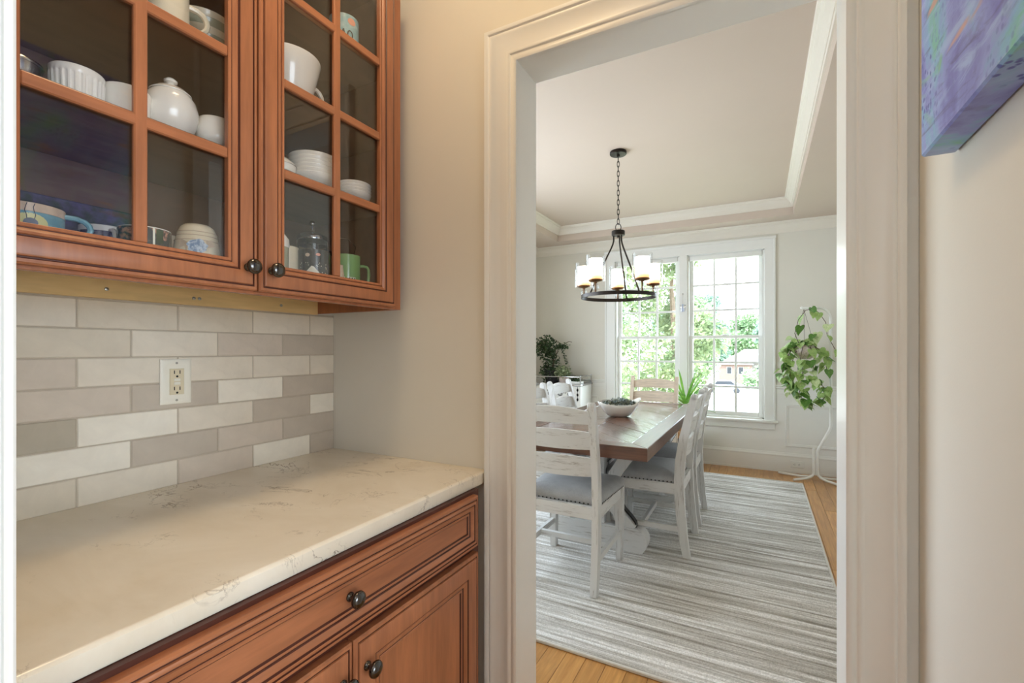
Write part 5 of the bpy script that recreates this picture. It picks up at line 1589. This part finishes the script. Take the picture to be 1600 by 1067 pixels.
def small_leaf(mb, p, size, rng):
    d_ = Vector((rng.uniform(-1, 1), rng.uniform(-1, 0.6), rng.uniform(-1, 0.5))).normalized()
    s_ = d_.cross(Vector((rng.uniform(-1, 1), rng.uniform(-1, 1), rng.uniform(-1, 1)))).normalized()
    p = Vector(p)
    mb._add([p, p + d_ * size * 0.5 + s_ * size * 0.28, p + d_ * size, p + d_ * size * 0.5 - s_ * size * 0.28], [(0, 1, 2, 3)])
ip = Vector((-2.27, 5.33, 0.8565))
iv = thing('trailing_fig', 'dark green bushy trailing plant in a pot on the white cart', 'plant', ip)
part('pot', MB().lathe([(0.0002, 0), (0.07, 0), (0.078, 0.006), (0.095, 0.13), (0.10, 0.135), (0.10, 0.15), (0.09, 0.15), (0.088, 0.13), (0.0002, 0.128)], ip, 28), M['basket'], iv)
part('stem', MB().tube([ip + Vector((0, 0, 0.12)), ip + Vector((0.02, 0, 0.28)), ip + Vector((-0.05, 0, 0.45))], 0.008, 6).tube([ip + Vector((0, 0, 0.12)), ip + Vector((0.05, -0.02, 0.3)), ip + Vector((0.10, -0.02, 0.44)), ip + Vector((0.235, -0.03, 0.505)), ip + Vector((0.27, -0.03, 0.495))], 0.0035, 6), M['vine'], iv)
rgi = random.Random(77)
im = MB()
for k_ in range(1500):
    q = rgi.random()
    if q < 0.55:
        cc, rr2 = Vector((-0.08, -0.01, 0.44)), (0.17, 0.13, 0.15)
    elif q < 0.75:
        cc, rr2 = Vector((0.0, -0.02, 0.27)), (0.11, 0.11, 0.17)
    elif q < 0.93:
        cc, rr2 = Vector((-0.03, -0.03, 0.13)), (0.12, 0.12, 0.12)
    else:
        cc, rr2 = Vector((0.15, -0.03, 0.45)), (0.09, 0.03, 0.035)
    v_ = Vector((rgi.gauss(0, 1), rgi.gauss(0, 1), rgi.gauss(0, 1))).normalized() * rgi.random() ** 0.45
    small_leaf(im, ip + cc + Vector((v_.x * rr2[0], v_.y * rr2[1], v_.z * rr2[2])), rgi.uniform(0.026, 0.042), rgi)
for k_ in range(40):
    s_ = k_ / 40
    small_leaf(im, ip + Vector((0.13 + 0.10 * s_ + rgi.uniform(-0.012, 0.012), -0.03, 0.42 - 0.22 * s_)), 0.03, rgi)
fo_ = part('foliage', im, M['ivy'], iv, recalc=False, smooth=False); fo_['kind'] = 'stuff'
vp = Vector((-2.09, 5.26, 0.8565))
v2 = thing('variegated_plant', 'small cream-variegated plant beside the dark trailing plant', 'plant', vp)
part('pot', MB().lathe([(0.0002, 0), (0.05, 0), (0.062, 0.075), (0.056, 0.075), (0.0002, 0.068)], vp, 24), M['speckle'], v2)
im = MB()
for k_ in range(420):
    v_ = Vector((rgi.gauss(0, 1), rgi.gauss(0, 1), rgi.gauss(0, 1))).normalized() * rgi.random() ** 0.4
    small_leaf(im, vp + Vector((-0.01 + v_.x * 0.10, v_.y * 0.08, 0.135 + v_.z * 0.085)), rgi.uniform(0.028, 0.045), rgi)
f2 = part('foliage', im, M['ivy_pale'], v2, recalc=False, smooth=False); f2['kind'] = 'stuff'
hp_ = Vector((-1.925, 5.24, 0.8565))
h2 = thing('herb_tray', 'low tray of small green plants inside the chrome cart rail', 'plant', hp_)
part('tray', MB().box(hp_.x - 0.075, hp_.x + 0.075, hp_.y - 0.06, hp_.y + 0.06, hp_.z, hp_.z + 0.03, 0.004), M['stand'], h2)
im = MB()
for k_ in range(170):
    small_leaf(im, hp_ + Vector((rgi.uniform(-0.07, 0.07), rgi.uniform(-0.055, 0.055), 0.03 + rgi.random() * 0.035)), rgi.uniform(0.02, 0.032), rgi)
f3 = part('foliage', im, M['ivy'], h2, recalc=False, smooth=False); f3['kind'] = 'stuff'

# ---------------------------------------------------------------- outlet in the baseboard and suncatcher
by = WY - 0.008 - 0.0165
ot = thing('baseboard_outlet', 'white duplex outlet set sideways in the tall baseboard', 'outlet', (0.336, by, 0.09))
fob = lambda u, v, h: (u, by - h, v)
part('cover_plate', panel_sweep(MB(), 0.276, 0.396, 0.056, 0.126, [(0, 0), (0, 0.003), (0.004, 0.006)], fob), M['trim'], ot)
for dx in (-0.02, 0.02):
    rc_ = part('receptacle', MB().lathe([(0.0165, -0.006), (0.0165, -0.0085), (0.0002, -0.0088)], (0.336 + dx, by, 0.091), 20, axis='y'), M['trim'], ot)
    for dz in (-0.006, 0.006):
        part('slot', MB().box(0.336 + dx - 0.002, 0.336 + dx + 0.006, by - 0.0098, by - 0.008, 0.091 + dz - 0.001, 0.091 + dz + 0.001), M['black'], rc_)
    part('ground_hole', MB().lathe([(0.0025, -0.008), (0.0025, -0.0098), (0.0002, -0.0098)], (0.336 + dx - 0.008, by, 0.091), 8, axis='y'), M['black'], rc_)
sy_ = WY - 0.032
scp = Vector((-0.768, sy_, 1.69))
sn = thing('suncatcher', 'little blue-white glass suncatcher hanging on the window mullion', 'ornament', scp)
part('body', MB().lathe([(0.0002, 0), (0.018, 0.004), (0.015, 0.03), (0.009, 0.055), (0.006, 0.066)], scp, 14), M['suncatcher'], sn)
part('head', MB().ell(scp + Vector((0, 0, 0.076)), 0.010, 0.009, 0.011), M['suncatcher'], sn)
for s_ in (-1, 1):
    part('wing', MB().prism([(scp.x + s_ * 0.004, scp.z + 0.045), (scp.x + s_ * 0.030, scp.z + 0.085), (scp.x + s_ * 0.034, scp.z + 0.070), (scp.x + s_ * 0.024, scp.z + 0.045), (scp.x + s_ * 0.008, scp.z + 0.032)], 'y', sy_ - 0.003, sy_ + 0.003), M['crystal'], sn)
part('hanger', MB().tube([scp + Vector((0, 0, 0.086)), scp + Vector((0, 0.008, 0.20))], 0.0012, 5).ell(scp + Vector((0, 0.010, 0.20)), 0.006, 0.006, 0.010), M['steel'], sn)

# ================================================================ OUTDOORS
def gz(y):
    return -0.9 - 0.055 * (y - 7.0)
gm = MB()._add([(-90, 6.2, gz(6.2)), (70, 6.2, gz(6.2)), (70, 190, gz(190)), (-90, 190, gz(190))], [(0, 1, 2, 3)])
struct('ground', None, gm, M['lawn'], 'sloping lawn outside the window', recalc=False)
dr = MB()
dr._add([(-5, 24, gz(24) + 0.03), (9, 24, gz(24) + 0.03), (14, 96, gz(96) + 0.03), (-8, 96, gz(96) + 0.03)], [(0, 1, 2, 3)])
struct('driveway', None, dr, M['asphalt'], 'pale sunlit driveway outside the window', recalc=False)
# neighbouring house
hy = 110.0
hb = gz(hy) - 0.3
hs = thing('house', 'pale two-storey house with a hipped roof seen through the right window', 'house', (1.0, hy, hb))
part('wall', MB().box(-6.4, 10, hy, hy + 9, hb, -1.7), M['siding'], hs)
part('wing_wall', MB().box(-7.6, -1.4, hy - 3, hy, hb, -1.9), M['brick_far'], hs)
part('roof', MB()._add([(-7, hy - 0.6, -1.75), (10.6, hy - 0.6, -1.75), (10.6, hy + 9.6, -1.75), (-7, hy + 9.6, -1.75), (-3, hy + 4.5, 1.3), (7, hy + 4.5, 1.3)], [(0, 1, 5, 4), (1, 2, 5), (2, 3, 4, 5), (3, 0, 4), (3, 2, 1, 0)]), M['roof'], hs, smooth=False)
part('wing_roof', MB()._add([(-8, hy - 3.5, -1.95), (-1.0, hy - 3.5, -1.95), (-1.0, hy + 2, -1.95), (-8, hy + 2, -1.95), (-4.5, hy - 0.5, 0.2), (-4.5, hy + 2, 0.2)], [(0, 1, 4), (1, 2, 5, 4), (3, 0, 4, 5), (0, 3, 2, 1)]), M['roof'], hs, smooth=False)
for zz in (-3.1, -5.9):
    for xx in (-0.4, 0.8, 2.0, 3.2, 5.0, 7.0):
        wv_ = part('window', MB().box(xx - 0.45, xx + 0.45, hy - 0.06, hy, zz - 0.8, zz + 0.8), M['siding'], hs)
        part('window_glass', MB().box(xx - 0.34, xx + 0.34, hy - 0.09, hy - 0.05, zz - 0.7, zz + 0.7), M['farglass'], wv_)
for xx in (-5.6, -3.4):
    wv_ = part('window', MB().box(xx - 0.5, xx + 0.5, hy - 3.06, hy - 3, -3.9, -2.4), M['siding'], hs)
    part('window_glass', MB().box(xx - 0.38, xx + 0.38, hy - 3.09, hy - 3.05, -3.8, -2.5), M['farglass'], wv_)
# parked car
cy_ = 58.0
cz_ = gz(cy_) + 0.03
cr_ = thing('parked_car', 'small silver car parked far down the driveway', 'car', (-3.6, cy_, cz_))
cp = [(-2.1, 0.35), (-2.1, 0.75), (-1.9, 0.9), (-1.2, 0.98), (-0.7, 1.42), (0.9, 1.42), (1.5, 1.0), (2.05, 0.92), (2.1, 0.4)]
part('body', MB().prism([(-3.6 + a, cz_ + b) for a, b in cp], 'y', cy_ - 0.85, cy_ + 0.85), M['car'], cr_)
part('windows', MB().prism([(-3.6 + a, cz_ + b) for a, b in ((-1.0, 1.0), (-0.62, 1.36), (0.82, 1.36), (1.25, 1.0))], 'y', cy_ - 0.87, cy_ + 0.87), M['farglass'], cr_)
for xx in (-1.35, 1.35):
    for yy in (-0.8, 0.8):
        part('wheel', MB().lathe([(0.0002, -0.1), (0.33, -0.1), (0.33, 0.1), (0.0002, 0.1)], (-3.6 + xx, cy_ + yy, cz_ + 0.33), 16, axis='y'), M['farglass'], cr_)

def tree(label, x_, y_, h, cr_w, mat, seed, n_leaf, leaf, trunk=0.25):
    rg = random.Random(seed)
    b = Vector((x_, y_, gz(y_) - 0.1))
    t_ = thing('tree', label, 'tree', b, group='trees outside the window')
    part('trunk', MB().tube([b, b + Vector((0.1, 0, h * 0.35)), b + Vector((-0.1, 0.1, h * 0.7)), b + Vector((0, 0, h * 0.92))], [trunk, trunk * 0.7, trunk * 0.4, 0.03], 8), M['bark'], t_)
    im_ = MB()
    blobs = []
    for k_ in range(16):
        s_ = rg.random()
        zz = h * (0.16 + 0.78 * s_)
        w_ = cr_w * math.sin(math.pi * (0.14 + 0.80 * (1 - s_) if s_ > 0.4 else 0.30 + 0.35 * s_ / 0.4))
        a = rg.uniform(0, 6.28)
        rr2 = cr_w * rg.uniform(0.32, 0.5)
        blobs.append((b + Vector((math.cos(a) * w_ * 0.55, math.sin(a) * w_ * 0.55, zz)), rr2))
    for k_ in range(n_leaf):
        cc, rr2 = blobs[k_ % len(blobs)]
        v_ = Vector((rg.gauss(0, 1), rg.gauss(0, 1), rg.gauss(0, 1))).normalized() * (0.55 + 0.45 * rg.random())
        small_leaf(im_, cc + v_ * rr2, leaf * rg.uniform(0.7, 1.3), rg)
    f_ = part('foliage', im_, mat, t_, recalc=False, smooth=False)
    f_['kind'] = 'stuff'
tl = [('tall sunlit yellow-green tree filling the left side of the left window', -5.9, 19, 9.5, 2.6, 'tree_a', 1, 12000, 0.19),
      ('sunlit yellow-green tree behind the mullion between the two windows', -3.6, 23, 8.6, 2.5, 'tree_a', 2, 12000, 0.21),
      ('low bright bush at the foot of the left window', -4.1, 13, 2.5, 1.5, 'tree_a', 3, 5000, 0.13),
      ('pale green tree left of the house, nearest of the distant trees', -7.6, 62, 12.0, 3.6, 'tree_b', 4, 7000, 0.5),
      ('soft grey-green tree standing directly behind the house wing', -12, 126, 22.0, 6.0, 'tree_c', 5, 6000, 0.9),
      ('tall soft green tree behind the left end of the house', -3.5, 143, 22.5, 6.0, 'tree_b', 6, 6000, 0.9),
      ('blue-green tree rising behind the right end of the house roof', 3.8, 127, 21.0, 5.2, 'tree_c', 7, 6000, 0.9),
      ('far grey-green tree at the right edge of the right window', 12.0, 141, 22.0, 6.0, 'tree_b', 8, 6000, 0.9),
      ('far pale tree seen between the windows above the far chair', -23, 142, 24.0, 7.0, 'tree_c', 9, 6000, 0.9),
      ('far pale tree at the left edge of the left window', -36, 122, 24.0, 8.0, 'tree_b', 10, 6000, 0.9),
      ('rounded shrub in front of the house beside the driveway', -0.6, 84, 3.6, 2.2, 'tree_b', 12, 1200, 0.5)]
for lb, a, b_, h, w_, mt, sd_, nl_, lf in tl:
    tree(lb, a, b_, h, w_, M[mt], sd_, nl_, lf)
